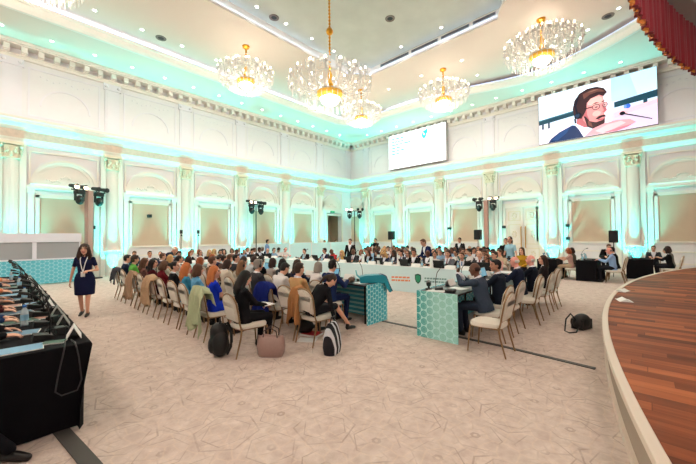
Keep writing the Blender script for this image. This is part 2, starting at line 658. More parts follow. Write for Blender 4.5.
MALE = [(-0.11, .105, .150, 0), (0.0, .115, .165, 0), (.12, .108, .152, .005), (.25, .113, .160, .005), (.36, .120, .175, .0), (.43, .100, .178, -.01), (.48, .070, .130, -.01), (.52, .052, .062, -.005)]
FEMALE = [(-0.11, .105, .160, 0), (0.0, .112, .168, 0), (.14, .092, .128, .005), (.25, .098, .135, .008), (.345, .122, .150, .018), (.43, .086, .150, -.008), (.48, .060, .110, -.01), (.52, .046, .055, -.005)]


def torso(mb, s, g, t0=-0.2, t1=1.0, n=20, flare=0.0):
    sec = [q for q in (FEMALE if s.fem else MALE) if t0 <= q[0] <= t1]
    vs, fs = [], []
    for t, d, w, f in sec:
        e = g + flare * max(0, 0.1 - t)
        for j in range(n):
            a = 2 * PI * j / n
            ca, sa = math.cos(a), math.sin(a)
            ca = math.copysign(abs(ca) ** 0.85, ca)
            sa = math.copysign(abs(sa) ** 0.85, sa)
            vs.append(s.T(t, f + (d + e) * ca, (w + e) * sa))
    k = len(sec)
    for i in range(k - 1):
        for j in range(n):
            j2 = (j + 1) % n
            fs.append((i * n + j, i * n + j2, (i + 1) * n + j2, (i + 1) * n + j))
    fs += [tuple(range(n - 1, -1, -1)), tuple((k - 1) * n + j for j in range(n))]
    mb.add(vs, fs)


def hand(mb, wr, d, nrm, sg, curl, k):
    d = d.normalized()
    nrm = (nrm - d * nrm.dot(d)).normalized()
    lat = nrm.cross(d) * sg
    # palm: four fused metacarpals
    kn = []
    for o in (0.029, 0.010, -0.010, -0.027):
        p = wr + (d * (0.085 - abs(o - 0.008) * 0.35) + lat * o) * k
        mb.cone(wr + (lat * o * 0.55 + d * 0.005) * k, 0.0135 * k, p, 0.0115 * k, 8)
        kn.append(p)
    for p, ln, o in zip(kn, (0.95, 1.06, 1.0, 0.78), (0.10, 0.03, -0.04, -0.12)):
        d1 = (d * math.cos(curl * 0.7) + nrm * math.sin(curl * 0.7) + lat * o * 1.3).normalized()
        d2 = (d * math.cos(curl * 1.7) + nrm * math.sin(curl * 1.7) + lat * o).normalized()
        q = p + d1 * 0.042 * ln * k
        mb.cone(p, 0.0095 * k, q, 0.0085 * k, 8)
        mb.cone(q, 0.0085 * k, q + d2 * 0.036 * ln * k, 0.0070 * k, 8)
    b = wr + (d * 0.022 + lat * 0.022) * k
    c = b + (d * 0.030 + lat * 0.030 + nrm * 0.012) * k
    mb.cone(b, 0.0135 * k, c, 0.0105 * k, 8)
    mb.cone(c, 0.0100 * k, c + (d * 0.032 + lat * 0.006 + nrm * 0.010 * (1 + curl)) * k, 0.0080 * k, 8)


def head_prims(mb, s):
    k = s.k
    ax = (s.hf, s.hl, s.hu)

    def P(x, y, z):
        return s.head + (s.hf * x + s.hl * y + s.hu * z) * k

    def E(c, r):
        mb.ell(P(*c), tuple(q * k for q in r), 16, 12, axes=ax)
    E((-0.005, 0, 0.020), (0.098, 0.077, 0.105))
    E((0.018, 0, -0.045), (0.074, 0.062, 0.070))
    E((0.058, 0, -0.095), (0.030, 0.030, 0.025))
    E((0.080, 0, 0.040), (0.020, 0.052, 0.012))
    for sg in (1, -1):
        E((0.062, 0.036 * sg, -0.022), (0.030, 0.024, 0.028))
        E((-0.008, 0.079 * sg, -0.005), (0.022, 0.011, 0.032))
    mb.cone(P(0.090, 0, 0.028), 0.010 * k, P(0.110, 0, -0.016), 0.0155 * k, 8)
    E((0.086, 0, -0.052), (0.014, 0.026, 0.008))
    E((0.084, 0, -0.066), (0.013, 0.022, 0.008))
    mb.cone(s.neck - s.S * 0.04 * k, 0.062 * k * (0.86 if s.fem else 1), P(-0.012, 0, -0.05), 0.052 * k * (0.86 if s.fem else 1), 14)


def head_local(s, c):
    p = (c - np.array(s.head)) / s.k
    return p @ np.array(s.hf), p @ np.array(s.hl), p @ np.array(s.hu)


_cache = {}


def body_mesh(key, s, fine=False):
    ck = ('body', key)
    if ck in _cache:
        return _cache[ck]
    mb = MB()
    k = s.k
    w = 0.84 if s.fem else 1.0
    torso(mb, s, -0.014)
    head_prims(mb, s)
    P = s.P
    for sd, sg in (('L', 1), ('R', -1)):
        sh, el, wr = s.arm[sd]
        mb.ell(sh, 0.050 * k * w, 12, 8)
        mb.cone(sh, 0.046 * k * w, el, 0.037 * k * w)
        mb.cone(el, 0.038 * k * w, wr, 0.024 * k * w)
        nrm = Vector(P.get('palm', (0.0, 0, -1)))
        nrm.y += -0.25 * sg
        d = (wr - el)
        hd = P.get('hdir')
        if hd is not None:
            d = Vector((hd[0], hd[1] * sg, hd[2]))
        hand(mb, wr, d, nrm, sg, P.get('curl', 0.5), k)
        hj, kn, an = s.leg[sd]
        mb.cone(hj, 0.078 * k, kn, 0.053 * k)
        mb.cone(kn, 0.053 * k, kn.lerp(an, 0.35), 0.054 * k * w)
        mb.cone(kn.lerp(an, 0.35), 0.054 * k * w, an, 0.034 * k)
        f = P.get('toe', {}).get(sd, (1, 0, 0))
        f = Vector(f).normalized()
        mb.cone(an + Vector((0, 0, -0.042)) - f * 0.02, 0.026, an + Vector((0, 0, -0.058)) + f * 0.12, 0.019, 10)
        mb.cone(an, 0.032 * k, an + Vector((0, 0, -0.045)), 0.030 * k, 10)

    def mf(c):
        x, y, z = head_local(s, c)
        ay = np.abs(y)
        i = np.zeros(len(c), int)
        i[(x > 0.06) & ((ay - 0.033) ** 2 + ((z - 0.016) * 1.7) ** 2 < 0.0135 ** 2)] = 1
        i[(x > 0.06) & (ay > 0.014) & (ay < 0.052) & (np.abs(z - 0.041) < 0.0055)] = 1
        i[(x > 0.078) & (ay < 0.025) & (np.abs(z + 0.058) < 0.0125)] = 2
        return i
    me = remesh(mb, 0.0075 if fine else 0.0095, 3, 'body', [SKINS[0], EYE, LIP], mf)
    _cache[ck] = me
    return me


def top_mesh(key, s, garment):
    ck = ('top', key, garment)
    if ck in _cache:
        return _cache[ck]
    mb = MB()
    k = s.k
    w = 0.86 if s.fem else 1.0
    jk = garment == 'jacket'
    torso(mb, s, 0.012 if jk else 0.004, flare=0.10 if jk else 0.0)
    if garment == 'dress':
        # waist to hem
        if s.seated:
            for sd in 'LR':
                hj, kn, an = s.leg[sd]
                mb.cone(hj, 0.098 * k, kn.lerp(hj, 0.06), 0.072 * k)
            mb.cone((s.leg['L'][0] + s.leg['R'][0]) / 2, 0.09 * k, (s.leg['L'][1] + s.leg['R'][1]) / 2 - Vector((0.03, 0, 0)), 0.07 * k)
        else:
            sec = [(0.12, .110, .155), (0.0, .135, .198), (-.12, .142, .208), (-.26, .150, .200), (-.40, .152, .192)]
            vs, fs = [], []
            n = 24
            for t, d, ww in sec:
                for j in range(n):
                    a = 2 * PI * j / n
                    vs.append(s.hip + Vector((d * math.cos(a), ww * math.sin(a), t)) * k)
            for i in range(len(sec) - 1):
                for j in range(n):
                    fs.append((i * n + j, i * n + (j + 1) % n, (i + 1) * n + (j + 1) % n, (i + 1) * n + j))
            fs += [tuple(range(n - 1, -1, -1)), tuple((len(sec) - 1) * n + j for j in range(n))]
            mb.add(vs, fs)
    ex = 0.012 if jk else 0.006
    for sd, sg in (('L', 1), ('R', -1)):
        sh, el, wr = s.arm[sd]
        mb.ell(sh, (0.056 + ex) * k * w, 12, 8)
        if garment in ('tee', 'dress'):
            mb.cone(sh, (0.052 + ex) * k * w, sh.lerp(el, 0.55), (0.047 + ex) * k * w)
        else:
            mb.cone(sh, (0.050 + ex) * k * w, el, (0.042 + ex) * k * w)
            mb.cone(el, (0.042 + ex) * k * w, el.lerp(wr, 0.95), (0.029 + ex) * k * w)
    # collar ring
    c0 = s.T(0.495, -0.005)
    pts = [c0 + (s.F * 0.060 * math.cos(t) + Yv * 0.062 * math.sin(t)) * k * (0.9 if s.fem else 1) + s.S * (0.035 - 0.022 * math.cos(t)) * k for t in [2 * PI * i / 16 for i in range(16)]]
    if garment != 'dress':
        mb.tube(pts, 0.013, 6, closed=True)
    hip, S, F = np.array(s.hip), np.array(s.S), np.array(s.F)

    def mf(c):
        p = (c - hip) / k
        t, f, y = p @ S, p @ F, np.abs(p[:, 1])
        i = np.zeros(len(c), int)
        if jk:
            v = (f > 0.035) & (t > 0.19) & (y < 0.080 * (t - 0.19) / 0.28) & (y < 0.08)
            i[v] = 1
            i[v & (y < 0.019)] = 2
            i[(t > 0.515) & (y < 0.09) & (np.abs(f) < 0.1)] = 1
        return i
    me = remesh(mb, 0.011, 4, garment, [WHITE, PAPER, DARK], mf)
    _cache[ck] = me
    return me


def bottom_mesh(key, s, kind):
    ck = ('bot', key, kind)
    if ck in _cache:
        return _cache[ck]
    mb = MB()
    k = s.k
    mb.ell(s.T(-0.02), (0.128 * k, 0.172 * k, 0.11 * k), 16, 10)
    mb.ell(s.T(0.05), (0.116 * k, 0.165 * k, 0.09 * k), 16, 10)
    for sd in 'LR':
        hj, kn, an = s.leg[sd]
        if kind == 'trousers':
            mb.cone(hj, 0.092 * k, kn, 0.068 * k)
            mb.cone(kn, 0.068 * k, an + Vector((0, 0, 0.0)), 0.050 * k)
        else:
            mb.cone(hj, 0.095 * k, kn.lerp(hj, 0.05), 0.070 * k)
    if kind == 'skirt':
        mb.cone((s.leg['L'][0] + s.leg['R'][0]) / 2, 0.09 * k, (s.leg['L'][1] + s.leg['R'][1]) / 2 - Vector((0.03, 0, 0)), 0.068 * k)
    me = remesh(mb, 0.012, 4, kind, [DARK])
    _cache[ck] = me
    return me


def shoe_mesh(key, s, sd):
    ck = ('shoe', key, sd)
    if ck in _cache:
        return _cache[ck]
    mb = MB()
    an = s.leg[sd][2]
    f = Vector(s.P.get('toe', {}).get(sd, (1, 0, 0))).normalized()
    dz = an.z - 0.085
    b = Vector((an.x, an.y, dz))
    lift = f.z * 0.1
    mb.cone(b - f * 0.035 + Vector((0, 0, 0.040)), 0.038, b + f * 0.06 + Vector((0, 0, 0.036)), 0.036, 12)
    mb.cone(b + f * 0.06 + Vector((0, 0, 0.036)), 0.036, b + f * 0.145 + Vector((0, 0, 0.030 )), 0.026, 12)
    mb.cone(b - f * 0.05 + Vector((0, 0, 0.012)), 0.014, b + f * 0.15 + Vector((0, 0, 0.013)), 0.014, 8)
    mb.cone(b - f * 0.035 + Vector((0, 0, 0.04)), 0.038, b - f * 0.03 + Vector((0, 0, 0.075)), 0.036, 12)
    me = remesh(mb, 0.010, 3, 'shoe', [BLACK])
    _cache[ck] = me
    return me


def hair_mesh(style):
    ck = ('hair', style)
    if ck in _cache:
        return _cache[ck]
    mb = MB()
    jit = 0.002
    if style == 'short':
        mb.ell((-0.020, 0, 0.036), (0.096, 0.084, 0.100), 18, 12)
        mb.ell((-0.045, 0, -0.015), (0.062, 0.078, 0.07), 16, 10)
        mb.ell((0.045, 0.01, 0.102), (0.045, 0.056, 0.026), 12, 8)
    elif style == 'curlyshort':
        mb.ell((-0.018, 0, 0.045), (0.102, 0.092, 0.104), 18, 12)
        mb.ell((-0.045, 0, -0.015), (0.066, 0.084, 0.075), 16, 10)
        mb.ell((0.045, 0, 0.110), (0.045, 0.06, 0.030), 12, 8)
        jit = 0.0055
    elif style == 'balding':
        mb.ell((-0.040, 0, 0.005), (0.070, 0.083, 0.055), 18, 10)
    elif style == 'long':
        mb.ell((-0.020, 0, 0.034), (0.102, 0.090, 0.104), 18, 12)
        mb.cone((-0.050, 0, 0.0), 0.085, (-0.085, 0, -0.20), 0.070, 16)
        for sg in (1, -1):
            mb.cone((-0.012, 0.066 * sg, 0.03), 0.032, (-0.02, 0.082 * sg, -0.17), 0.028, 10)
        mb.cone((-0.085, 0.03, -0.20), 0.055, (-0.085, 0.02, -0.29), 0.030, 12)
        mb.cone((-0.085, -0.03, -0.20), 0.055, (-0.085, -0.02, -0.30), 0.030, 12)
        jit = 0.003
    elif style == 'wavy':
        mb.ell((-0.018, 0, 0.036), (0.108, 0.098, 0.106), 18, 12)
        mb.cone((-0.045, 0, 0.0), 0.095, (-0.070, 0, -0.18), 0.090, 16)
        for sg in (1, -1):
            mb.cone((0.0, 0.072 * sg, 0.03), 0.038, (0.01, 0.105 * sg, -0.15), 0.045, 10)
            mb.cone((0.01, 0.105 * sg, -0.15), 0.045, (0.02, 0.10 * sg, -0.22), 0.030, 10)
        jit = 0.006
    elif style == 'bob':
        mb.ell((-0.020, 0, 0.034), (0.105, 0.094, 0.104), 18, 12)
        mb.cone((-0.040, 0, 0.0), 0.090, (-0.050, 0, -0.085), 0.088, 16)
        for sg in (1, -1):
            mb.cone((0.0, 0.070 * sg, 0.03), 0.036, (0.005, 0.083 * sg, -0.095), 0.036, 10)
        jit = 0.003
    elif style == 'bun':
        mb.ell((-0.020, 0, 0.034), (0.098, 0.085, 0.101), 18, 12)
        mb.ell((-0.045, 0, -0.01), (0.062, 0.078, 0.07), 16, 10)
        mb.ell((-0.125, 0, 0.045), (0.045, 0.050, 0.046), 12, 10)
    elif style == 'ponytail':
        mb.ell((-0.020, 0, 0.034), (0.098, 0.085, 0.101), 18, 12)
        mb.ell((-0.045, 0, -0.01), (0.062, 0.078, 0.07), 16, 10)
        mb.cone((-0.105, 0, 0.03), 0.030, (-0.145, 0, -0.06), 0.036, 12)
        mb.cone((-0.145, 0, -0.06), 0.036, (-0.135, 0, -0.20), 0.016, 12)
    me = remesh(mb, 0.0085, 2, 'hair', [DARK], None, jit)
    _cache[ck] = me
    return me


def headset_mesh():
    if 'headset' in _cache:
        return _cache['headset']
    mb = MB()
    pts = [(-0.005, 0.099 * math.cos(t), 0.0 + 0.148 * math.sin(t)) for t in [PI * i / 14 for i in range(15)]]
    mb.tube(pts, 0.008, 8)
    for sg in (1, -1):
        mb.ell((-0.005, 0.094 * sg, -0.005), (0.034, 0.018, 0.040), 12, 8)
    me = mb.mesh('headset', BLACK, True)
    fix_normals(me)
    _cache['headset'] = me
    return me


def glasses_mesh():
    if 'glasses' in _cache:
        return _cache['glasses']
    mb = MB()
    for sg in (1, -1):
        mb.tube([(0.106, sg * 0.034 + 0.026 * math.cos(t), 0.014 + 0.019 * math.sin(t)) for t in [2 * PI * i / 12 for i in range(12)]], 0.0028, 6, closed=True)
        mb.tube([(0.104, sg * 0.060, 0.018), (0.05, sg * 0.083, 0.018), (-0.01, sg * 0.086, 0.012)], 0.0028, 6)
    mb.tube([(0.107, 0.009, 0.018), (0.107, -0.009, 0.018)], 0.0028, 6)
    me = mb.mesh('glasses', DARK, True)
    fix_normals(me)
    _cache['glasses'] = me
    return me


def beard_mesh():
    if 'beard' in _cache:
        return _cache['beard']
    mb = MB()
    mb.ell((0.030, 0, -0.078), (0.064, 0.062, 0.042), 16, 10)
    me = remesh(mb, 0.0085, 2, 'beard', [DARK], None, 0.002)
    _cache['beard'] = me
    return me


def face_on(o, slot, m):
    if slot < len(o.material_slots):
        o.material_slots[slot].link = 'OBJECT'
        o.material_slots[slot].material = m


TABLE = dict(arms={'L': (0.40, 0.13, 0.80), 'R': (0.40, -0.13, 0.80)}, curl=0.5, hdir=(1, -0.35, -0.12))
POSES = {
    'type': dict(TABLE, lean=0.14, hp=0.12),
    'typeup': dict(TABLE, lean=0.05, hp=-0.02),
    'typeL': dict(TABLE, lean=0.10, hy=0.6),
    'typeR': dict(TABLE, lean=0.10, hy=-0.6),
    'read': dict(TABLE, lean=0.16, hp=0.5),
    'lean': dict(arms={'L': (0.52, 0.12, 0.80), 'R': (0.50, -0.12, 0.80)}, lean=0.42, hp=-0.05, curl=0.5, hdir=(1, -0.35, -0.1)),
    'fist': dict(arms={'L': (0.44, 0.03, 1.02), 'R': (0.44, -0.03, 1.02)}, lean=0.24, hp=0.05, curl=1.5, hdir=(0.3, -0.4, 1), palm=(-0.6, 0, 0.3), pole=(0.2, 0.6, -1)),
    'lap': dict(arms={'L': (0.27, 0.08, 0.625), 'R': (0.29, -0.08, 0.625)}, lean=-0.02, hp=0.12, curl=0.6, hdir=(1, -0.5, -0.1)),
    'lapL': dict(arms={'L': (0.27, 0.08, 0.625), 'R': (0.29, -0.08, 0.625)}, lean=0.0, hy=0.55, curl=0.6, hdir=(1, -0.5, -0.1)),
    'lapR': dict(arms={'L': (0.27, 0.08, 0.625), 'R': (0.29, -0.08, 0.625)}, lean=0.0, hy=-0.55, hp=0.05, curl=0.6, hdir=(1, -0.5, -0.1)),
    'write': dict(arms={'L': (0.30, 0.09, 0.635), 'R': (0.33, -0.10, 0.65)}, lean=-0.02, hp=0.38, curl=0.9, hdir=(1, -0.4, -0.2)),
    'bend': dict(arms={'L': (0.34, 0.12, 0.60), 'R': (0.20, -0.36, 0.24)}, lean=0.60, side=-0.16, hp=0.62, hy=-0.35, curl=0.6,
                 legs={'L': ((0.43, 0.10, 0.52), (0.52, 0.06, 0.085)), 'R': ((0.46, -0.09, 0.52), (0.74, -0.12, 0.16))},
                 toe={'L': (1, 0, 0), 'R': (1, 0, -0.1)}),
    'stand': dict(seated=False, arms={'L': (0.06, 0.26, 0.78), 'R': (0.06, -0.26, 0.78)}, lean=0.03, curl=0.4, hdir=(0.15, -0.05, -1), palm=(0, -1, 0)),
    'standlean': dict(seated=False, arms={'L': (0.42, 0.15, 0.98), 'R': (0.40, -0.18, 0.95)}, lean=0.38, hp=0.3, curl=0.4, hdir=(1, -0.2, -0.4)),
    'standbent': dict(seated=False, arms={'L': (0.50, 0.15, 0.85), 'R': (0.50, -0.15, 0.85)}, lean=0.85, hp=0.1, curl=0.4, hdir=(1, -0.2, -0.4)),
    'standcam': dict(seated=False, arms={'L': (0.30, 0.10, 1.34), 'R': (0.28, -0.10, 1.32)}, lean=0.05, curl=1.1, hdir=(0.5, -0.5, 0.6)),
    'walk': dict(seated=False, arms={'L': (0.26, 0.14, 1.00), 'R': (0.02, -0.255, 0.74)}, lean=0.03, hp=0.02, curl=0.7, hdir=None,
                 legs={'L': ((0.07, 0.075, 0.46), (0.10, 0.07, 0.085)), 'R': ((0.0, -0.08, 0.46), (-0.13, -0.08, 0.10))},
                 toe={'L': (1, 0.05, 0), 'R': (1, -0.05, -0.25)}),
}
HAIRC = {'black': (0.09, 0.075, 0.075), 'dark brown': (0.20, 0.135, 0.11), 'brown': (0.36, 0.24, 0.17), 'light brown': (0.52, 0.38, 0.27), 'auburn': (0.58, 0.30, 0.16), 'ginger': (0.78, 0.46, 0.26), 'blonde': (0.80, 0.64, 0.42), 'grey': (0.58, 0.55, 0.52), 'white': (0.85, 0.83, 0.80)}


def person(label, pose, x, y, rz, top, garment='jacket', bottom=(0.10, 0.10, 0.13), hair=('short', 'black'), skin=0, fem=False,
           extras=(), shirt=(0.9, 0.9, 0.93), tie=None, z=0.0, group=None, k=None, bkind='trousers', fine=False, shoe=(0.06, 0.05, 0.05), accent=None):
    P = dict(POSES[pose], fem=fem, k=k or ((0.84 if fem else 0.885) if POSES[pose].get('seated', True) else (0.90 if fem else 0.95)))
    s = Skel(P)
    key = (pose, fem, P['k'])
    root = thing('person', label, 'person', (x, y, z), rz, group)
    b = link('body', body_mesh(key, s, fine), root)
    face_on(b, 0, SKINS[skin])
    t = link({'jacket': 'jacket', 'shirt': 'shirt', 'tee': 'short_sleeved_top', 'dress': 'dress'}[garment], top_mesh(key, s, garment), root)
    face_on(t, 0, fabric(top))
    face_on(t, 1, fabric(shirt))
    face_on(t, 2, fabric(tie if tie else shirt))
    if not (garment == 'dress'):
        q = link(bkind, bottom_mesh(key, s, bkind), root)
        face_on(q, 0, fabric(bottom))
    for sd in 'LR':
        q = link('shoe', shoe_mesh(key, s, sd), root)
        face_on(q, 0, mat('shoe_%02x%02x' % (int(shoe[0] * 255), int(shoe[1] * 255)), shoe, 0.4))
    hm = s.head_matrix() @ Matrix.Scale(s.k, 4)

    def on_head(name, me, color=None):
        o = link(name, me, root)
        o.matrix_local = hm
        if color:
            face_on(o, 0, color)
        return o
    hc = lambda c: mat('hair_' + c.replace(' ', '_'), HAIRC[c], 0.6, noise=0.25, nscale=90, spec=0.35)
    if hair:
        on_head('hair', hair_mesh(hair[0]), hc(hair[1]))
    if 'beard' in extras:
        on_head('beard', beard_mesh(), hc(hair[1] if hair else 'grey'))
    if 'headset' in extras:
        on_head('headset', headset_mesh())
    if 'glasses' in extras:
        on_head('glasses', glasses_mesh())
    if 'lanyard' in extras:
        mb = MB()
        for sg in (1, -1):
            pts = [s.T(0.50, -0.05, 0.045 * sg), s.T(0.505, 0.02, 0.068 * sg), s.T(0.45, 0.098, 0.062 * sg), s.T(0.35, 0.152 if fem else 0.136, 0.042 * sg), s.T(0.24, 0.155 if fem else 0.14, 0.020 * sg), s.T(0.15, 0.145, 0.0)]
            mb.tube(pts, 0.009, 6)
        l = mb.build('lanyard', WHITE, root, True)
        mb = MB()
        c = s.T(0.10, 0.152, 0.0)
        mb.box(c, (0.008, 0.075, 0.11))
        mb.build('badge', PAPER, l, bevel=0.003)
    return root


_r = dict(lean=0.45, hp=0.1, curl=0.45)
POSES['reach0'] = dict(_r, arms={'L': (0.78, 0.10, 0.795), 'R': (0.68, -0.16, 0.795)}, hdir=(1, -0.25, -0.12))
POSES['reach1'] = dict(_r, arms={'L': (0.76, 0.12, 0.795), 'R': (0.80, -0.10, 0.795)}, hdir=(1, -0.3, -0.12))
POSES['reach2'] = dict(_r, arms={'L': (0.74, 0.10, 0.795), 'R': (0.72, -0.16, 0.795)}, hdir=(1, -0.3, -0.12))
POSES['foot'] = dict(arms={'L': (0.27, 0.08, 0.625), 'R': (0.29, -0.08, 0.625)}, lean=0.0, hp=0.2, curl=0.6, hdir=(1, -0.5, -0.1),
                     legs={'L': ((0.42, 0.17, 0.48), (0.70, 0.21, 0.085)), 'R': ((0.42, -0.06, 0.48), (0.60, -0.05, 0.085))}, toe={'L': (0.6, -0.8, 0), 'R': (0.9, -0.4, 0)})
# ------------------------------------------------------------------ the room shell
def WL(s, n, z):
    return (s, V0 - n, z)


def WB(s, n, z):
    return (U0 - n, s, z)


def wbox(mb, W, s0, s1, n0, n1, z0, z1, m=0):
    vs = [W(s, n, z) for z in (z0, z1) for s, n in ((s0, n0), (s1, n0), (s1, n1), (s0, n1))]
    mb.add(vs, [(3, 2, 1, 0), (4, 5, 6, 7), (0, 1, 5, 4), (1, 2, 6, 5), (2, 3, 7, 6), (3, 0, 4, 7)], m)


def struct(o, label=None):
    o['kind'] = 'structure'
    if label:
        o['label'] = label
    return o


mb = MB()
mb.add([(-6, -9, 0), (U0 + 2, -9, 0), (U0 + 2, V0 + 2, 0), (-6, V0 + 2, 0)], [(0, 1, 2, 3)])
floor = struct(mb.build('floor', CARPET))

DOOR = (16.9, 19.0, 3.65)
mb = MB()
wbox(mb, WL, -6, DOOR[0], 0, -0.35, 0, 9.6)
wbox(mb, WL, DOOR[1], U0 + 0.35, 0, -0.35, 0, 9.6)
wbox(mb, WL, DOOR[0], DOOR[1], 0, -0.35, DOOR[2], 9.6)
wall_left = struct(mb.build('wall_left', WALL))
mb = MB()
wbox(mb, WB, -9, V0 + 0.35, 0, -0.35, 0, 9.6)
wall_back = struct(mb.build('wall_back', WALL))
mb = MB()
mb.box((7, -9.15, 4.8), (28, 0.3, 9.6))
struct(mb.build('wall_right', WALL))
mb = MB()
mb.box((-6.15, 4.7, 4.8), (0.3, 28, 9.6))
struct(mb.build('wall_front', WALL))
# the lobby seen through the left doorway
mb = MB()
mb.box((17.95, V0 + 1.9, 1.9), (3.4, 0.1, 3.8))
mb.box((16.3, V0 + 1.1, 1.9), (0.1, 1.6, 3.8))
mb.box((19.6, V0 + 1.1, 1.9), (0.1, 1.6, 3.8))
mb.box((17.95, V0 + 1.1, 3.85), (3.4, 1.7, 0.1))
struct(mb.build('trim_1', PANEL))

PITCH = 3.27
LCOLS = [0.28 + PITCH * i for i in range(-2, 6)]
BCOLS = [0.43 + 3.245 * i for i in range(-2, 6)]


def column(W, c, parent):
    mb = MB()
    # fluted half-round shaft
    n = 32
    prof = [(0.235, 1.30), (0.232, 2.2), (0.222, 4.0), (0.205, 4.94)]
    vs, fs = [], []
    for r, z in prof:
        for j in range(n + 1):
            a = PI * j / n
            rr = r * (1 - (0.05 if j % 2 else 0.0))
            vs.append(W(c + rr * math.cos(a), 0.06 + rr * math.sin(a), z))
    for i in range(len(prof) - 1):
        for j in range(n):
            fs.append((i * (n + 1) + j, i * (n + 1) + j + 1, (i + 1) * (n + 1) + j + 1, (i + 1) * (n + 1) + j))
    mb.add(vs, fs)
    prof = [(0.27, 0.0), (0.27, 1.06), (0.33, 1.10), (0.33, 1.16), (0.27, 1.20), (0.25, 1.30), (0.235, 1.30)]
    vs, fs = [], []
    n = 20
    for r, z in prof:
        for j in range(n + 1):
            a = PI * j / n
            vs.append(W(c + r * math.cos(a), 0.06 + r * math.sin(a), z))
    for i in range(len(prof) - 1):
        for j in range(n):
            fs.append((i * (n + 1) + j, i * (n + 1) + j + 1, (i + 1) * (n + 1) + j + 1, (i + 1) * (n + 1) + j))
    mb.add(vs, fs)
    for sg in (1, -1):
        a, b = sorted((c + sg * 0.235, c + sg * 0.43))
        wbox(mb, W, a, b, 0.0, 0.10, 0, 5.55)
        a, b = sorted((c + sg * 0.47, c + sg * 0.66))
        wbox(mb, W, a, b, 0.0, 0.08, 0, 3.62)
        wbox(mb, W, a - 0.03, b + 0.03, 0.0, 0.12, 3.62, 3.76)
        a, b = sorted((c + sg * 0.70, c + sg * 0.82))
        wbox(mb, W, a, b, 0.0, 0.05, 1.36, 3.55)
    wbox(mb, W, c - 0.3, c + 0.3, 0, 0.06, 0, 5.55)
    col = mb.build('column', MOULD, parent, True, angle=25)
    # Corinthian capital: bell, two rows of leaves, corner scrolls, abacus
    mb = MB()
    for z, r in ((4.96, 0.225), (5.40, 0.235)):
        pass
    wbox(mb, W, c - 0.20, c + 0.20, 0, 0.26, 4.94, 5.42)
    wbox(mb, W, c - 0.34, c + 0.34, 0, 0.36, 5.44, 5.55)
    wbox(mb, W, c - 0.26, c + 0.26, 0, 0.30, 4.90, 4.96)
    for row, (z, r, k) in enumerate(((5.05, 0.25, 5), (5.22, 0.28, 4))):
        for j in range(k):
            a = PI * (j + 0.5) / k
            p = W(c + r * math.cos(a), 0.04 + r * math.sin(a), z)
            mb.ell(p, (0.055, 0.055, 0.085), 8, 6)
            q = W(c + (r + 0.04) * math.cos(a), 0.04 + (r + 0.04) * math.sin(a), z + 0.08)
            mb.ell(q, (0.045, 0.045, 0.03), 8, 6)
    for sg in (1, -1):
        mb.ell(W(c + sg * 0.28, 0.28, 5.38), (0.07, 0.07, 0.06), 10, 8)
    mb.build('capital', GILT, col, True)
    return col


def bay(W, c, hw, parent, panel=True, low=0.0):
    """One bay between two columns: lunette above the lintel, fabric panel and dado below."""
    mb = MB()
    N = 28
    arc = lambda r: [(c + r * math.cos(PI * j / N), 3.98 + r * math.sin(PI * j / N)) for j in range(N + 1)]
    fn = lambda a, b, h: W(a, h, b)
    mb.band(arc(0.98), arc(1.10), 0, 0.10, 0, fn)
    mb.band(arc(0.86), arc(0.98), 0, 0.055, 0, fn)
    mb.prism(arc(0.86), 0.0, 0.015, 0, fn)
    wbox(mb, W, c - 1.1, c + 1.1, 0, 0.07, 3.92, 3.99)
    # relief: a palmette with side scrolls
    for a in range(-3, 4):
        t = PI / 2 + a * 0.28
        p = W(c + 0.17 * math.cos(t), 0.02, 4.20 + 0.17 * math.sin(t))
        mb.ell(p, (0.035, 0.035, 0.075) if abs(a) < 2 else (0.05, 0.05, 0.04), 8, 6)
    for sg in (1, -1):
        for i in range(6):
            mb.ell(W(c + sg * (0.2 + 0.075 * i), 0.02, 4.17 + 0.035 * math.sin(i * 1.7)), (0.045, 0.045, 0.035), 8, 6)
    # square frame round the arch
    wbox(mb, W, c - hw + 0.5, c + hw - 0.5, 0, 0.06, 5.28, 5.34)
    for sg in (1, -1):
        a, b = sorted((c + sg * (hw - 0.56), c + sg * (hw - 0.5)))
        wbox(mb, W, a, b, 0, 0.06, 3.98, 5.28)
    mb.build('lunette', MOULD, parent, True, angle=30)
    mb = MB()
    wbox(mb, W, c - hw + 0.42, c + hw - 0.42, 0, 0.16, 3.80, 3.92)
    wbox(mb, W, c - hw + 0.42, c + hw - 0.42, 0, 0.12, 3.76, 3.80)
    wbox(mb, W, c - hw + 0.68, c + hw - 0.68, 0, 0.05, 3.44, 3.58)
    mb.build('lintel', MOULD, parent)
    if panel:
        mb = MB()
        wbox(mb, W, c - hw + 0.84, c + hw - 0.84, 0, 0.012, 1.36, 3.44)
        mb.build('wall_panel', PANEL, parent)
        mb = MB()
        e0, e1 = c - hw + 0.66, c + hw - 0.66
        wbox(mb, W, e0, e1, 0, 0.08, 1.28, 1.36)
        wbox(mb, W, e0 + 0.12, e1 - 0.12, 0, 0.04, 0.86, 0.92)
        wbox(mb, W, e0 + 0.12, e1 - 0.12, 0, 0.04, 0.34, 0.40)
        wbox(mb, W, e0, e1, 0, 0.05, 0.0, 0.17)
        mb.build('dado', MOULD, parent)


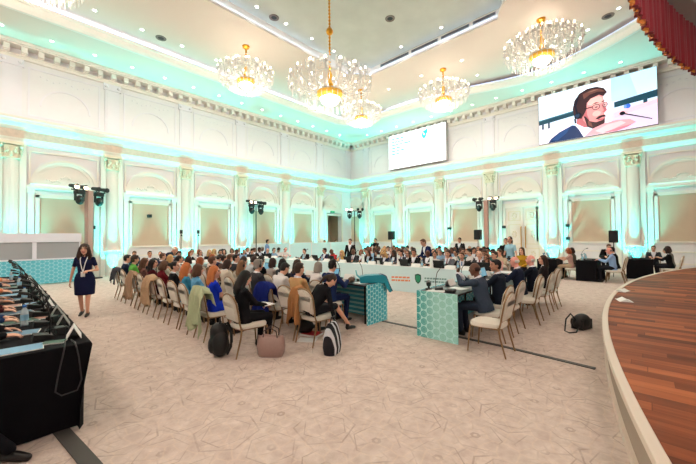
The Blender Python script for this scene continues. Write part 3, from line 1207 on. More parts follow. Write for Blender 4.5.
def upper(W, cols, s0, s1, parent):
    for c in cols:
        mb = MB()
        wbox(mb, W, c - 0.28, c + 0.28, 0, 0.06, 6.5, 9.0)
        wbox(mb, W, c - 0.20, c + 0.20, 0, 0.075, 6.8, 8.5)
        wbox(mb, W, c - 0.34, c + 0.34, 0, 0.10, 8.66, 8.95)
        for sg in (1, -1):
            mb.ell(W(c + sg * 0.24, 0.10, 8.82), (0.08, 0.08, 0.07), 8, 6)
        mb.build('pilaster', WALLUP, parent)
    for a, b in zip(cols, cols[1:]):
        c, hw = (a + b) / 2, (b - a) / 2
        mb = MB()
        fn = lambda p, q, h: W(p, h, q)
        o = [(c - hw + 0.45, 6.75), (c + hw - 0.45, 6.75), (c + hw - 0.45, 8.75), (c - hw + 0.45, 8.75)]
        i = [(c - hw + 0.51, 6.81), (c + hw - 0.51, 6.81), (c + hw - 0.51, 8.69), (c - hw + 0.51, 8.69)]
        mb.band(i, o, 0, 0.028, 0, fn, closed=True)
        N = 20
        arc = lambda r: [(c + r * math.cos(PI * j / N), 7.25 + r * math.sin(PI * j / N)) for j in range(N + 1)]
        mb.band(arc(0.78), arc(0.84), 0, 0.028, 0, fn)
        for k in range(9):
            mb.ell(W(c + (k - 4) * 0.2, -0.07, 8.42 + 0.06 * math.cos(k * 1.6)), (0.09, 0.09, 0.05), 8, 6)
        mb.build('upper_panel', WALLUP, parent)
    mb = MB()
    prof = [(0.0, 5.52), (0.10, 5.55), (0.12, 5.66), (0.16, 5.70), (0.18, 5.76)]
    prof2 = [(0.18, 5.76), (0.21, 6.06)]
    prof3 = [(0.21, 6.06), (0.27, 6.09), (0.30, 6.16), (0.40, 6.24), (0.50, 6.28), (0.52, 6.40), (0.56, 6.42), (0.56, 6.52), (0.0, 6.56)]
    for k, pr in enumerate((prof, prof2, prof3)):
        vs = [W(s, n, z) for s in (s0, s1) for n, z in pr]
        L = len(pr)
        mb.add(vs, [(i, i + 1, L + i + 1, L + i) for i in range(L - 1)], 1 if k == 1 else 0)
    mb.build('cornice', [MOULD, FRIEZE], parent)
    mb = MB()
    wbox(mb, W, s0, s1, 0, 0.10, 8.95, 9.06)
    wbox(mb, W, s0, s1, 0, 0.14, 9.06, 9.12)
    wbox(mb, W, s0, s1, 0, 0.44, 9.36, 9.41)
    wbox(mb, W, s0, s1, 0, 0.50, 9.41, 9.52)
    k = int((s1 - s0) / 0.49)
    for i in range(k):
        c = s0 + 0.49 * (i + 0.5)
        wbox(mb, W, c - 0.09, c + 0.09, 0, 0.36, 9.14, 9.36)
        wbox(mb, W, c - 0.075, c + 0.075, 0, 0.24, 9.12, 9.14)
    mb.build('dentil_cornice', MOULD, parent)
    mb = MB()
    wbox(mb, W, s0, s1, 0, 0.035, 6.5, 6.72)
    mb.build('upper_plinth', WALLUP, parent)


for c in LCOLS:
    column(WL, c, wall_left)
for a, b in zip(LCOLS, LCOLS[1:]):
    c = (a + b) / 2
    if b > DOOR[0]:
        continue
    bay(WL, c, (b - a) / 2, wall_left)
bay(WL, 17.95, 1.64, wall_left, panel=False)
upper(WL, LCOLS + [LCOLS[-1] + PITCH], -6, U0, wall_left)
for c in BCOLS:
    column(WB, c, wall_back)
for i, (a, b) in enumerate(zip(BCOLS, BCOLS[1:])):
    bay(WB, (a + b) / 2, (b - a) / 2, wall_back, panel=not (4.0 < (a + b) / 2 < 6.2))
bay(WB, BCOLS[-1] + 1.3, 1.3, wall_back)
upper(WB, BCOLS, -9, V0, wall_back)
# doorway surround, left wall
mb = MB()
wbox(mb, WL, DOOR[0] - 0.16, DOOR[0], 0, 0.08, 0, DOOR[2] + 0.14)
wbox(mb, WL, DOOR[1], DOOR[1] + 0.16, 0, 0.08, 0, DOOR[2] + 0.14)
wbox(mb, WL, DOOR[0], DOOR[1], 0, 0.08, DOOR[2], DOOR[2] + 0.14)
mb.build('door_frame', MOULD, wall_left)

# white double door with gilt ornament in the back wall
mb = MB()
wbox(mb, WB, 4.08, 6.20, 0.0, 0.10, 3.30, 3.50)
wbox(mb, WB, 4.08, 4.22, 0.0, 0.10, 0, 3.30)
wbox(mb, WB, 6.06, 6.20, 0.0, 0.10, 0, 3.30)
door = struct(mb.build('door_1', MOULD), 'white double door with gilt ornament in the back wall')
for a, b in ((4.22, 5.13), (5.15, 6.06)):
    mb = MB()
    wbox(mb, WB, a, b, 0.01, 0.05, 0.01, 3.30)
    leaf = mb.build('door_leaf', MOULD, door, bevel=0.006)
    mb = MB()
    c = (a + b) / 2
    fn = lambda p, q, h: WB(p, h, q)
    for z0, z1 in ((0.25, 1.0), (1.2, 2.35), (2.55, 3.1)):
        o = [(a + 0.13, z0), (b - 0.13, z0), (b - 0.13, z1), (a + 0.13, z1)]
        i = [(a + 0.17, z0 + 0.04), (b - 0.17, z0 + 0.04), (b - 0.17, z1 - 0.04), (a + 0.17, z1 - 0.04)]
        mb.band(i, o, 0.05, 0.07, 0, fn, closed=True)
        zc = (z0 + z1) / 2
        for k in range(7):
            t = 2 * PI * k / 7
            mb.ell(WB(c + 0.10 * math.cos(t), 0.055, zc + 0.16 * math.sin(t)), (0.03, 0.04, 0.05), 8, 6)
    mb.build('gilt_panel_moulding', GILT, leaf, True)
for s in (5.03, 5.25):
    mb = MB()
    mb.tube([WB(s, 0.06, 1.0), WB(s, 0.13, 1.05), WB(s, 0.13, 2.15), WB(s, 0.06, 2.2)], 0.025, 8)
    mb.build('door_handle', GOLD, door, True)

# ------------------------------------------------------------------ ceiling
def rounded(pts):
    return [Vector((p[0], p[1])) for p in pts]


def catmull(pts, n=6):
    out = []
    for i in range(len(pts) - 1):
        p0, p1, p2, p3 = (Vector(pts[max(0, min(len(pts) - 1, i + d))]) for d in (-1, 0, 1, 2))
        for j in range(n):
            t = j / n
            out.append(0.5 * ((2 * p1) + (p2 - p0) * t + (2 * p0 - 5 * p1 + 4 * p2 - p3) * t * t + (3 * p1 - p0 - 3 * p2 + p3) * t ** 3))
    out.append(Vector(pts[-1]))
    return out


OUT1 = [Vector((-4.5, 15.25)), Vector((15.6, 15.25)), Vector((16.25, 14.9)), Vector((16.65, 14.2))]
OUT1 += catmull([(16.75, 13.0), (16.85, 9.8), (17.2, 7.2), (17.75, 5.2), (17.9, 3.8), (17.55, 2.5), (16.85, 1.1), (15.9, -0.3), (14.6, -1.8), (13.0, -3.2)])
OUT1 += [Vector((9.0, -5.5)), Vector((-4.5, -5.5))]
sc_c, sc_r = Vector((13.4, 2.35)), 1.75
OUT2 = [Vector((0.5, 11.1)), Vector((12.0, 11.1)), Vector((12.95, 10.3))]
OUT2 += [sc_c + Vector((math.cos(t), math.sin(t))) * sc_r for t in [R(105 + 150 * i / 16) for i in range(17)]]
OUT2 += [Vector((12.95, 0.2)), Vector((12.0, -1.5)), Vector((0.5, -1.5))]


def ring_face(mb, outer, inner, z, m=0):
    """A flat face with a hole, filled by triangulation."""
    bm = bmesh.new()
    es = []
    for loop in (outer, inner):
        vs = [bm.verts.new((p[0], p[1], z)) for p in loop]
        for i in range(len(vs)):
            es.append(bm.edges.new((vs[i], vs[(i + 1) % len(vs)])))
    bmesh.ops.triangle_fill(bm, use_beauty=True, use_dissolve=False, edges=es)
    bm.verts.index_update()
    mb.add([v.co.copy() for v in bm.verts], [tuple(v.index for v in f.verts) for f in bm.faces], m)
    bm.free()


def offset(poly, d):
    out = []
    n = len(poly)
    area = sum(poly[i].x * poly[(i + 1) % n].y - poly[(i + 1) % n].x * poly[i].y for i in range(n))
    sg = 1 if area > 0 else -1
    for i in range(n):
        a, b, c = poly[i - 1], poly[i], poly[(i + 1) % n]
        e1, e2 = (b - a).normalized(), (c - b).normalized()
        n1, n2 = Vector((e1.y, -e1.x)) * sg, Vector((e2.y, -e2.x)) * sg
        m = (n1 + n2)
        m = m.normalized() if m.length > 1e-6 else n1
        out.append(b + m * (d / max(0.35, m.dot(n1))))
    return out


def wallstrip(mb, prof, m=0):
    """Faces between successive closed outlines given as (outline, z)."""
    n = len(prof[0][0])
    vs = [(p.x, p.y, z) for o, z in prof for p in o]
    fs = []
    for k in range(len(prof) - 1):
        for i in range(n):
            j = (i + 1) % n
            fs.append((k * n + i, k * n + j, (k + 1) * n + j, (k + 1) * n + i))
    mb.add(vs, fs, m)


ZS, ZM, ZT = 9.52, 10.0, 10.5
mb = MB()
mb.box((7.1, 4.7, 11.1), (28, 28, 0.2))
ceiling = struct(mb.build('ceiling', CEIL))
mb = MB()
ring_face(mb, rounded([(-6, -9), (U0, -9), (U0, V0), (-6, V0)]), offset(OUT1, 0.35), ZS)
mb.build('soffit', CEIL, ceiling)
mb = MB()
wallstrip(mb, [(offset(OUT1, 0.35), ZS), (offset(OUT1, 0.33), ZS - 0.05), (offset(OUT1, 0.2), ZS - 0.06), (offset(OUT1, 0.12), ZS + 0.02), (offset(OUT1, 0.06), ZS + 0.16), (offset(OUT1, 0.0), ZS + 0.18), (OUT1, ZS + 0.26), (offset(OUT1, 0.08), ZS + 0.26)])
mb.build('cove_moulding', MOULD, ceiling)
mb = MB()
wallstrip(mb, [(offset(OUT1, 0.02), ZS + 0.262), (offset(OUT1, 0.05), ZS + 0.325)])
mb.build('cove_light', LEDSTRIP, ceiling)
mb = MB()
ring_face(mb, offset(OUT1, 0.9), OUT2, ZM)
wallstrip(mb, [(offset(OUT1, 0.9), ZM), (offset(OUT1, 0.9), ZS)])
mb.build('middle_ceiling', CEIL, ceiling)
mb = MB()
wallstrip(mb, [(OUT2, ZM), (OUT2, ZM + 0.08), (offset(OUT2, 0.06), ZM + 0.10)])
wallstrip(mb, [(offset(OUT2, 0.14), ZM + 0.10), (offset(OUT2, 0.14), ZT)])
mb.build('dome_rim', MOULD, ceiling)
mb = MB()
wallstrip(mb, [(offset(OUT2, 0.065), ZM + 0.10), (offset(OUT2, 0.13), ZM + 0.17)])
mb.build('cove_light', LEDSTRIP, ceiling)
mb = MB()
ob2 = offset(OUT2, 0.2)
mb.add([(p.x, p.y, ZT) for p in ob2], [tuple(range(len(ob2)))])
mb.build('dome_ceiling', CEILTOP, ceiling)


def downlight(x, y, z, label, group):
    o = thing('downlight', label, 'light', (x, y, z), 0, group)
    if 'downlight' not in _cache:
        mb = MB()
        mb.lathe([(0.060, -0.004), (0.092, -0.006), (0.096, 0.0)], n=20)
        a = mb.mesh('trim_ring', WHITE, True)
        mb = MB()
        mb.lathe([(0.0, -0.003), (0.078, -0.003), (0.078, 0.0)], n=20)
        _cache['downlight'] = (a, mb.mesh('lamp', LAMPGLOW))
    a, b = _cache['downlight']
    link('trim_ring', a, o)
    link('lamp', b, o)
    return o


SPOTS = []
GRP = {'l': 'downlights in the soffit along the left wall', 'b': 'downlights in the soffit along the back wall', 'm': 'downlights in the middle ceiling', 't': 'downlights in the mottled inner ceiling'}
for i in range(14):
    x = -0.02 + 1.355 * i
    downlight(x, 17.06, ZS, 'small round ceiling downlight, %s from the left in the soffit along the left wall' % ORD[i], GRP['l'])
    SPOTS.append((x, 17.06, ZS))
for i in range(13):
    y = 15.6 - 1.352 * i
    downlight(19.1, y, ZS, 'small round ceiling downlight, %s from the room corner in the soffit above the screens' % ORD[i], GRP['b'])
    SPOTS.append((19.1, y, ZS))
for i, (x, y) in enumerate(((2.28, 14.55), (3.78, 14.55), (5.28, 14.55), (6.8, 14.55), (14.8, 10.5), (14.75, 8.4), (14.8, 6.27), (14.78, 4.2), (16.7, 6.27), (16.15, 1.6), (15.4, 0.6))):
    downlight(x, y, ZM, 'small round ceiling downlight, %s from the left in the middle ceiling ring' % ORD[i], GRP['m'])
    SPOTS.append((x, y, ZM))
for i, (x, y) in enumerate(((6.60, 10.74), (7.95, 10.74), (9.33, 10.72), (10.68, 10.7), (12.6, 8.2), (12.6, 6.2))):
    downlight(x, y, ZT, 'small round downlight, %s from the left in the mottled inner ceiling' % ORD[i], GRP['t'])
    SPOTS.append((x, y, ZT))
p = on_z(161, 38, ZM), on_z(274, 17.5, ZT), on_z(390, 18.5, ZT), on_z(608, 16, ZM)
for q, z, d in ((p[0], ZM, 'above the left chandeliers near the cove'), (p[1], ZT, 'just left of the big chandelier chain'), (p[2], ZT, 'right of the big chandelier chain'), (p[3], ZM, 'beside the red curtain')):
    o = thing('ceiling_speaker', 'dark round ceiling speaker ' + d, 'speaker', (q.x, q.y, z), 0, 'round ceiling speakers')
    mb = MB()
    mb.lathe([(0.10, -0.01), (0.19, -0.02), (0.20, 0.0)], n=20)
    mb.build('ring', mat('brown_grey', (0.45, 0.40, 0.36), 0.5), o, True)
    mb = MB()
    mb.lathe([(0.0, -0.012), (0.11, -0.012), (0.11, 0.0)], n=20)
    mb.build('grille', DARK, o)
VENT = mat('vent_grey', (0.60, 0.62, 0.66), 0.5)
for i, (a, b) in enumerate(((9.75, 8.1), (7.95, 6.6), (6.45, 5.2), (5.05, 4.15))):
    o = thing('air_vent', 'long grey slot air vent on the inner ceiling rim, %s from the big chandelier' % ORD[i], 'vent', (13.08, (a + b) / 2, 10.36), 0, 'slot vents on the ceiling rim')
    mb = MB()
    mb.box((-0.01, 0, 0), (0.03, a - b, 0.13))
    mb.build('vent_frame', VENT, o, bevel=0.004)
    mb = MB()
    for k in range(3):
        mb.box((-0.03, 0, -0.035 + 0.035 * k), (0.012, a - b - 0.06, 0.012))
    mb.build('blade', DARK, o)
o = thing('exit_sign', 'small green lit exit sign above the left doorway', 'sign', (17.95, V0 - 0.10, DOOR[2] + 0.02))
mb = MB()
mb.box((0, 0, 0.09), (0.44, 0.05, 0.20))
mb.build('sign_box', DARK, o, bevel=0.008)
mb = MB()
mb.box((0, -0.03, 0.09), (0.40, 0.01, 0.16))
mb.build('lit_face', mat('exit_green', (0.1, 0.5, 0.35), 0.5, emit=(0.15, 0.75, 0.5), estr=0.6), o)

# ------------------------------------------------------------------ stage and its curtain
SC, SR = Vector((7.8, -25.3)), 25.85


def sarc(r, x0=-3.5, x1=U0 - 0.40, n=90):
    return [(x0 + (x1 - x0) * i / n, SC.y + math.sqrt(r * r - (x0 + (x1 - x0) * i / n - SC.x) ** 2)) for i in range(n + 1)]


stage = thing('stage', 'curved wooden stage with pale edge trim along the right side', 'stage', (7.8, -3, 0))
off = Vector((7.8, -3, 0))
e = sarc(SR - 0.05)
mb = MB()
poly = [(x - off.x, y - off.y) for x, y in e] + [(U0 - 0.40 - off.x, -8.9 - off.y), (-3.5 - off.x, -8.9 - off.y)]
mb.prism(poly, 0.41, 0.45)
mb.build('deck', WOOD, stage)


def arcband(r0, r1, z0, z1, m, name, bev=0.0):
    mb = MB()
    a = [(x - off.x, y - off.y) for x, y in sarc(r0)]
    b = [(x - off.x, y - off.y) for x, y in sarc(r1)]
    mb.band(a, b, z0, z1)
    return mb.build(name, m, stage, bevel=bev)


arcband(SR - 0.05, SR + 0.02, 0.40, 0.462, mat('edge_trim', (0.86, 0.80, 0.74), 0.4), 'edge_trim', 0.008)
arcband(SR - 0.10, SR - 0.03, 0.0, 0.40, mat('stage_riser', (0.62, 0.56, 0.50), 0.7), 'riser')
arcband(SR - 0.03, SR, 0.0, 0.07, mat('edge_trim', (0.86, 0.80, 0.74), 0.4), 'base_trim')

VEL = mat('red_velvet', (0.56, 0.04, 0.15), 0.8, sheen=0.4, noise=0.15, nscale=12)
cur = thing('valance_curtain', 'dark red velvet valance with gold fringe hanging over the stage', 'curtain', (9, -0.5, 7.5))
mb = MB()
n = 900
vs, fs = [], []
x0, x1 = 5.0, 19.8
zz = [0.0, 0.35, 0.9, 1.7]
cen = sarc(SR - 0.25, x0, x1, n)
for i, (x, y) in enumerate(cen):
    for k, h in enumerate(zz):
        am = 0.055 - 0.02 * h
        for sgn in (0, 1):
            vs.append((x - 9, y + 0.5 + am * math.sin(i * 0.36) + 0.02 * math.sin(i * 0.131) - 0.02 * sgn, h + 0.03 * math.sin(i * 0.12) * max(0, 1 - h)))
S = 2 * len(zz)
for i in range(n):
    for k in range(len(zz) - 1):
        for sgn in (0, 1):
            a = i * S + 2 * k + sgn
            fs.append((a, a + S, a + S + 2, a + 2) if sgn else (a, a + 2, a + S + 2, a + S))
    fs.append((i * S, i * S + S, i * S + S + 1, i * S + 1))
mb.add(vs, fs)
mb.build('pleated_velvet', VEL, cur, True, angle=80)
mb = MB()
vs, fs = [], []
for i in range(0, n + 1):
    x, y = cen[i]
    yy = y + 0.5 + 0.055 * math.sin(i * 0.36) + 0.02 * math.sin(i * 0.131)
    h = 0.03 * math.sin(i * 0.12)
    for dy, dh in ((0.022, 0.03), (0.030, -0.08 + 0.015 * math.sin(i * 0.9)), (0.0, -0.08 + 0.015 * math.sin(i * 0.9)), (0.006, 0.03)):
        vs.append((x - 9, yy + dy, h + dh))
for i in range(n):
    for q in range(4):
        fs.append((4 * i + q, 4 * i + (q + 1) % 4, 4 * i + 4 + (q + 1) % 4, 4 * i + 4 + q))
mb.add(vs, fs)
FR = mat('fringe_gold', (0.66, 0.36, 0.12), 0.6, metal=0.2)
nt = FR.node_tree
nz = tex(nt, 'ShaderNodeTexNoise', obj_coord(nt), 5.0, Detail=1.0)
nt.links.new(mix_node(nt, math_node(nt, 'MULTIPLY', math_node(nt, 'SUBTRACT', nz.outputs['Fac'], 0.45), 8.0, clamp=True), (0.40, 0.06, 0.10), (0.82, 0.50, 0.18)), nt.nodes['Principled BSDF'].inputs['Base Color'])
mb.build('gold_fringe', FR, cur, True)
mb = MB()
a = sarc(SR - 0.70, x0, x1, 60)
b = sarc(SR - 0.15, x0, x1, 60)
mb.band(a, b, 9.18, 9.52)
struct(mb.build('trim_2', mat('proscenium_grey', (0.66, 0.67, 0.66), 0.7)), 'pale grey beam carrying the stage curtain')

# two white cards lying on the stage edge, black bag on the carpet beside it
for i, (px, py) in enumerate(((622, 300.5), (620, 291.0))):
    q = on_z(px, py, 0.45)
    o = thing('paper_card', 'white paper lying on the stage edge, %s the camera' % ('nearer to' if i == 0 else 'farther from'), 'paper', (q.x, q.y - 0.03, 0.45), 0.25 - 0.5 * i, 'white papers on the stage edge')
    mb = MB()
    mb.prism([(-0.16, -0.10), (0.16, -0.10), (0.16, 0.10), (-0.16, 0.10)], 0.002, 0.006)
    mb.add([(-0.15, -0.08, 0.006), (0.15, -0.08, 0.006), (0.15, 0.0, 0.05), (-0.15, 0.0, 0.05), (0.15, 0.08, 0.006), (-0.15, 0.08, 0.006)], [(0, 1, 2, 3), (3, 2, 4, 5), (1, 4, 2), (0, 3, 5)])
    mb.build('sheet', PAPER, o)

# ------------------------------------------------------------------ screens
def flat(color, e=1.0):
    return mat('screen_%02x%02x%02x' % tuple(int(255 * v) for v in color), color, 0.35, emit=color, estr=e * 0.78, spec=0.2)


def screen(name, label, sL, sR, z0, z1, n0, n1, layers, case):
    root = thing(name, label, 'screen', WB((sL + sR) / 2, n1, z0))
    o = Vector(root.location)
    mb = MB()
    wbox(mb, lambda s, n, z: tuple(Vector(WB(s, n, z)) - o), sR - 0.02, sL + 0.02, n0, n1 - 0.012, z0 - 0.02, z1 + 0.02)
    mb.build('casing', case, root, bevel=0.01)
    mb = MB()
    ms, idx = [], {}
    for k, (col, e, poly) in enumerate(layers):
        m = flat(col, e)
        if m.name not in idx:
            idx[m.name] = len(ms)
            ms.append(m)
        n = n1 - 0.010 + 0.0012 * k
        vs = [tuple(Vector(WB(sL + (sR - sL) * u, n, z1 - (z1 - z0) * v)) - o) for u, v in poly]
        mb.add(vs, [tuple(range(len(vs)))], idx[m.name])
    mb.build('picture', ms, root)
    return root


def rc(u0, v0, u1, v1):
    return [(u0, v0), (u1, v0), (u1, v1), (u0, v1)]


def el(u, v, a, b, t0=0, t1=2 * PI, n=20, rot=0.0):
    out = []
    for i in range(n):
        t = t0 + (t1 - t0) * i / n
        x, y = a * math.cos(t), b * math.sin(t)
        out.append((u + x * math.cos(rot) - y * math.sin(rot), v + (x * math.sin(rot) + y * math.cos(rot)) * 1.8))
    return out


NAVY = (0.07, 0.17, 0.33)
NAVY2 = (0.11, 0.25, 0.44)
SKN = (0.82, 0.52, 0.53)
SKL = (0.90, 0.64, 0.63)
SKD = (0.66, 0.37, 0.40)
HAIRS = (0.20, 0.12, 0.14)
HAIR2 = (0.40, 0.24, 0.22)
lay = [
    ((0.76, 0.84, 0.92), 1, rc(0, 0, 1, 1)),
    ((0.86, 0.91, 0.97), 1, rc(0.0, 0.0, 0.56, 0.40)),
    ((0.90, 0.90, 0.95), 1, rc(0.56, 0, 0.655, 1)),
    ((0.66, 0.80, 0.90), 1, rc(0.655, 0, 1, 0.44)),
    ((0.74, 0.86, 0.93), 1, [(0.80, 0), (1, 0), (1, 0.40), (0.86, 0.42)]),
    ((0.80, 0.74, 0.84), 1, rc(0.655, 0.58, 1, 1)),
    ((0.86, 0.83, 0.90), 1, rc(0.0, 0.60, 0.3, 1)),
    ((0.10, 0.23, 0.29), 1, [(0.0, 0.50), (0.36, 0.44), (0.36, 0.54), (0.0, 0.60)]),
    ((0.20, 0.40, 0.46), 1, [(0.0, 0.50), (0.36, 0.44), (0.36, 0.46), (0.0, 0.52)]),
    ((0.10, 0.23, 0.29), 1, [(0.68, 0.46), (1, 0.40), (1, 0.52), (0.68, 0.56)]),
    ((0.12, 0.24, 0.30), 1, rc(0.03, 0.58, 0.05, 0.70)),
    ((0.12, 0.24, 0.30), 1, rc(0.09, 0.58, 0.11, 0.70)),
    ((0.12, 0.24, 0.30), 1, rc(0.90, 0.5, 0.93, 0.62)),
    ((0.22, 0.40, 0.78), 1, el(0.785, 0.585, 0.022, 0.024)),
    ((0.40, 0.55, 0.86), 1, el(0.765, 0.585, 0.012, 0.020)),
    ((0.90, 0.70, 0.75), 1, [(0.68, 0.66), (1, 0.56), (1, 0.63), (0.68, 0.75)]),
    (NAVY, 1, [(0.09, 1.0), (0.12, 0.92), (0.20, 0.82), (0.32, 0.73), (0.40, 0.78), (0.44, 1.0)]),
    (NAVY2, 1, [(0.12, 0.95), (0.20, 0.84), (0.30, 0.76), (0.27, 0.86), (0.18, 0.98)]),
    (NAVY, 1, [(0.33, 0.74), (0.37, 0.80), (0.40, 0.92), (0.36, 0.90)]),
    ((0.86, 0.87, 0.93), 1, [(0.34, 0.72), (0.40, 0.72), (0.50, 0.90), (0.50, 1.0), (0.42, 1.0), (0.38, 0.84)]),
    ((0.74, 0.76, 0.86), 1, [(0.40, 0.80), (0.48, 0.88), (0.47, 1.0), (0.43, 1.0)]),
    (SKD, 1, [(0.37, 0.56), (0.47, 0.62), (0.50, 0.84), (0.43, 0.82), (0.36, 0.72)]),
    (SKN, 1, [(0.42, 0.30), (0.47, 0.26), (0.55, 0.24), (0.588, 0.28), (0.598, 0.36), (0.600, 0.44), (0.618, 0.54), (0.622, 0.58), (0.600, 0.62), (0.604, 0.68), (0.598, 0.78), (0.57, 0.85), (0.52, 0.86), (0.46, 0.80), (0.42, 0.68), (0.405, 0.50)]),
    (SKL, 1, [(0.47, 0.30), (0.56, 0.27), (0.588, 0.33), (0.59, 0.42), (0.50, 0.43), (0.46, 0.40)]),
    (SKL, 1, el(0.535, 0.60, 0.035, 0.030)),
    (SKD, 1, [(0.42, 0.36), (0.45, 0.40), (0.455, 0.58), (0.475, 0.70), (0.45, 0.70), (0.42, 0.60)]),
    (HAIRS, 1, [(0.345, 0.60), (0.328, 0.42), (0.345, 0.26), (0.39, 0.14), (0.46, 0.085), (0.54, 0.09), (0.60, 0.15), (0.625, 0.24), (0.595, 0.30), (0.56, 0.255), (0.49, 0.29), (0.455, 0.36), (0.45, 0.48), (0.43, 0.56), (0.405, 0.64)]),
    (HAIR2, 1, [(0.42, 0.17), (0.50, 0.12), (0.57, 0.145), (0.61, 0.22), (0.55, 0.19), (0.48, 0.21), (0.43, 0.27)]),
    ((0.55, 0.36, 0.32), 1, [(0.46, 0.16), (0.52, 0.135), (0.56, 0.15), (0.50, 0.165)]),
    (HAIRS, 1, [(0.425, 0.60), (0.445, 0.62), (0.475, 0.72), (0.53, 0.765), (0.585, 0.745), (0.604, 0.70), (0.602, 0.80), (0.57, 0.88), (0.51, 0.89), (0.455, 0.82)]),
    (HAIR2, 1, [(0.46, 0.70), (0.49, 0.76), (0.50, 0.84), (0.465, 0.80)]),
    ((0.66, 0.34, 0.38), 1, el(0.568, 0.728, 0.026, 0.009)),
    (HAIRS, 1, [(0.525, 0.70), (0.555, 0.655), (0.60, 0.650), (0.618, 0.695), (0.585, 0.690), (0.545, 0.715)]),
    (HAIRS, 1, [(0.495, 0.415), (0.53, 0.385), (0.562, 0.40), (0.53, 0.408)]),
    (HAIRS, 1, [(0.578, 0.395), (0.602, 0.38), (0.608, 0.395), (0.585, 0.41)]),
    (SKD, 1, [(0.578, 0.46), (0.592, 0.46), (0.622, 0.575), (0.60, 0.605), (0.582, 0.59), (0.598, 0.57)]),
    ((0.12, 0.10, 0.14), 1, [(0.43, 0.455), (0.505, 0.450), (0.505, 0.466), (0.43, 0.475)]),
    ((0.12, 0.10, 0.14), 1, el(0.533, 0.475, 0.033, 0.030)),
    ((0.80, 0.56, 0.56), 1, el(0.533, 0.475, 0.028, 0.024)),
    ((0.12, 0.10, 0.14), 1, el(0.608, 0.465, 0.021, 0.028)),
    ((0.80, 0.58, 0.60), 1, el(0.608, 0.465, 0.017, 0.022)),
    ((0.10, 0.08, 0.11), 1, el(0.535, 0.480, 0.012, 0.006)),
    ((0.10, 0.08, 0.11), 1, el(0.602, 0.470, 0.007, 0.006)),
    ((0.05, 0.07, 0.12), 1, el(0.375, 0.57, 0.033, 0.036)),
    ((0.12, 0.20, 0.30), 1, el(0.370, 0.565, 0.020, 0.024)),
    ((0.05, 0.08, 0.14), 1, [(0.362, 0.54), (0.345, 0.36), (0.375, 0.20), (0.387, 0.20), (0.362, 0.37), (0.378, 0.54)]),
    ((0.05, 0.07, 0.12), 1, [(0.34, 0.62), (0.355, 0.60), (0.36, 0.70), (0.345, 0.72)]),
    ((0.84, 0.58, 0.62), 1, [(0.43, 1.0), (0.50, 0.88), (0.60, 0.815), (0.70, 0.80), (0.80, 0.83), (0.845, 0.90), (0.79, 0.95), (0.70, 1.0)]),
    ((0.92, 0.70, 0.73), 1, [(0.52, 0.93), (0.62, 0.85), (0.73, 0.83), (0.77, 0.88), (0.68, 0.95), (0.58, 1.0)]),
    ((0.72, 0.46, 0.52), 1, [(0.60, 0.985), (0.72, 0.94), (0.82, 0.92), (0.78, 0.96), (0.70, 1.0), (0.61, 1.0)]),
    ((0.04, 0.05, 0.10), 1, el(0.742, 0.70, 0.022, 0.020)),
    ((0.04, 0.05, 0.10), 1, [(0.745, 0.69), (0.96, 0.89), (0.96, 0.905), (0.745, 0.715)]),
]
screen('video_screen', 'wide video screen showing a bearded man with glasses and a headset', 4.18, -0.46, 6.60, 9.18, 0.10, 0.42, lay, mat('screen_case', (0.45, 0.43, 0.42), 0.6))
TXT = (0.28, 0.55, 0.75)
lay = [((0.96, 0.98, 1.0), 1.0, rc(0, 0, 1, 1))]
r2 = random.Random(3)
for row, (v, n, L) in enumerate(((0.10, 3, 0.27), (0.19, 4, 0.26), (0.28, 5, 0.38), (0.37, 2, 0.20), (0.46, 3, 0.27), (0.55, 2, 0.17))):
    u = 0.04
    lay.append((TXT, 1.0, el(0.03, v + 0.015, 0.006, 0.008, n=8)))
    for k in range(n):
        w = L / n * r2.uniform(0.7, 0.95)
        lay.append((TXT, 1.0, rc(u + 0.01, v, u + 0.01 + w, v + 0.035)))
        u += L / n
TEAL = (0.20, 0.72, 0.74)
lay += [(TEAL, 1, el(0.655, 0.20, 0.038, 0.055)), ((0.96, 0.98, 1.0), 1, el(0.660, 0.17, 0.018, 0.026)), (TEAL, 1, [(0.64, 0.10), (0.72, 0.05), (0.71, 0.16), (0.68, 0.22)])]
for v, L in ((0.13, 0.11), (0.19, 0.12), (0.25, 0.09)):
    lay.append(((0.62, 0.88, 0.88), 1, rc(0.75, v, 0.75 + L, v + 0.035)))
for u, v in ((0.60, 0.78), (0.75, 0.82), (0.90, 0.84)):
    lay.append(((0.74, 0.78, 0.82), 1, el(u, v, 0.028, 0.030)))
    lay.append(((0.96, 0.98, 1.0), 1, el(u, v, 0.022, 0.024)))
    lay.append(((0.74, 0.78, 0.82), 1, el(u, v + 0.01, 0.008, 0.014)))
    lay.append(((0.80, 0.83, 0.86), 1, rc(u - 0.04, v + 0.09, u + 0.04, v + 0.105)))
screen('presentation_screen', 'white slide screen with teal logo and lines of blue text', 14.10, 9.55, 6.72, 9.22, 0.10, 0.45, lay, mat('screen_case_pale', (0.72, 0.70, 0.70), 0.6))


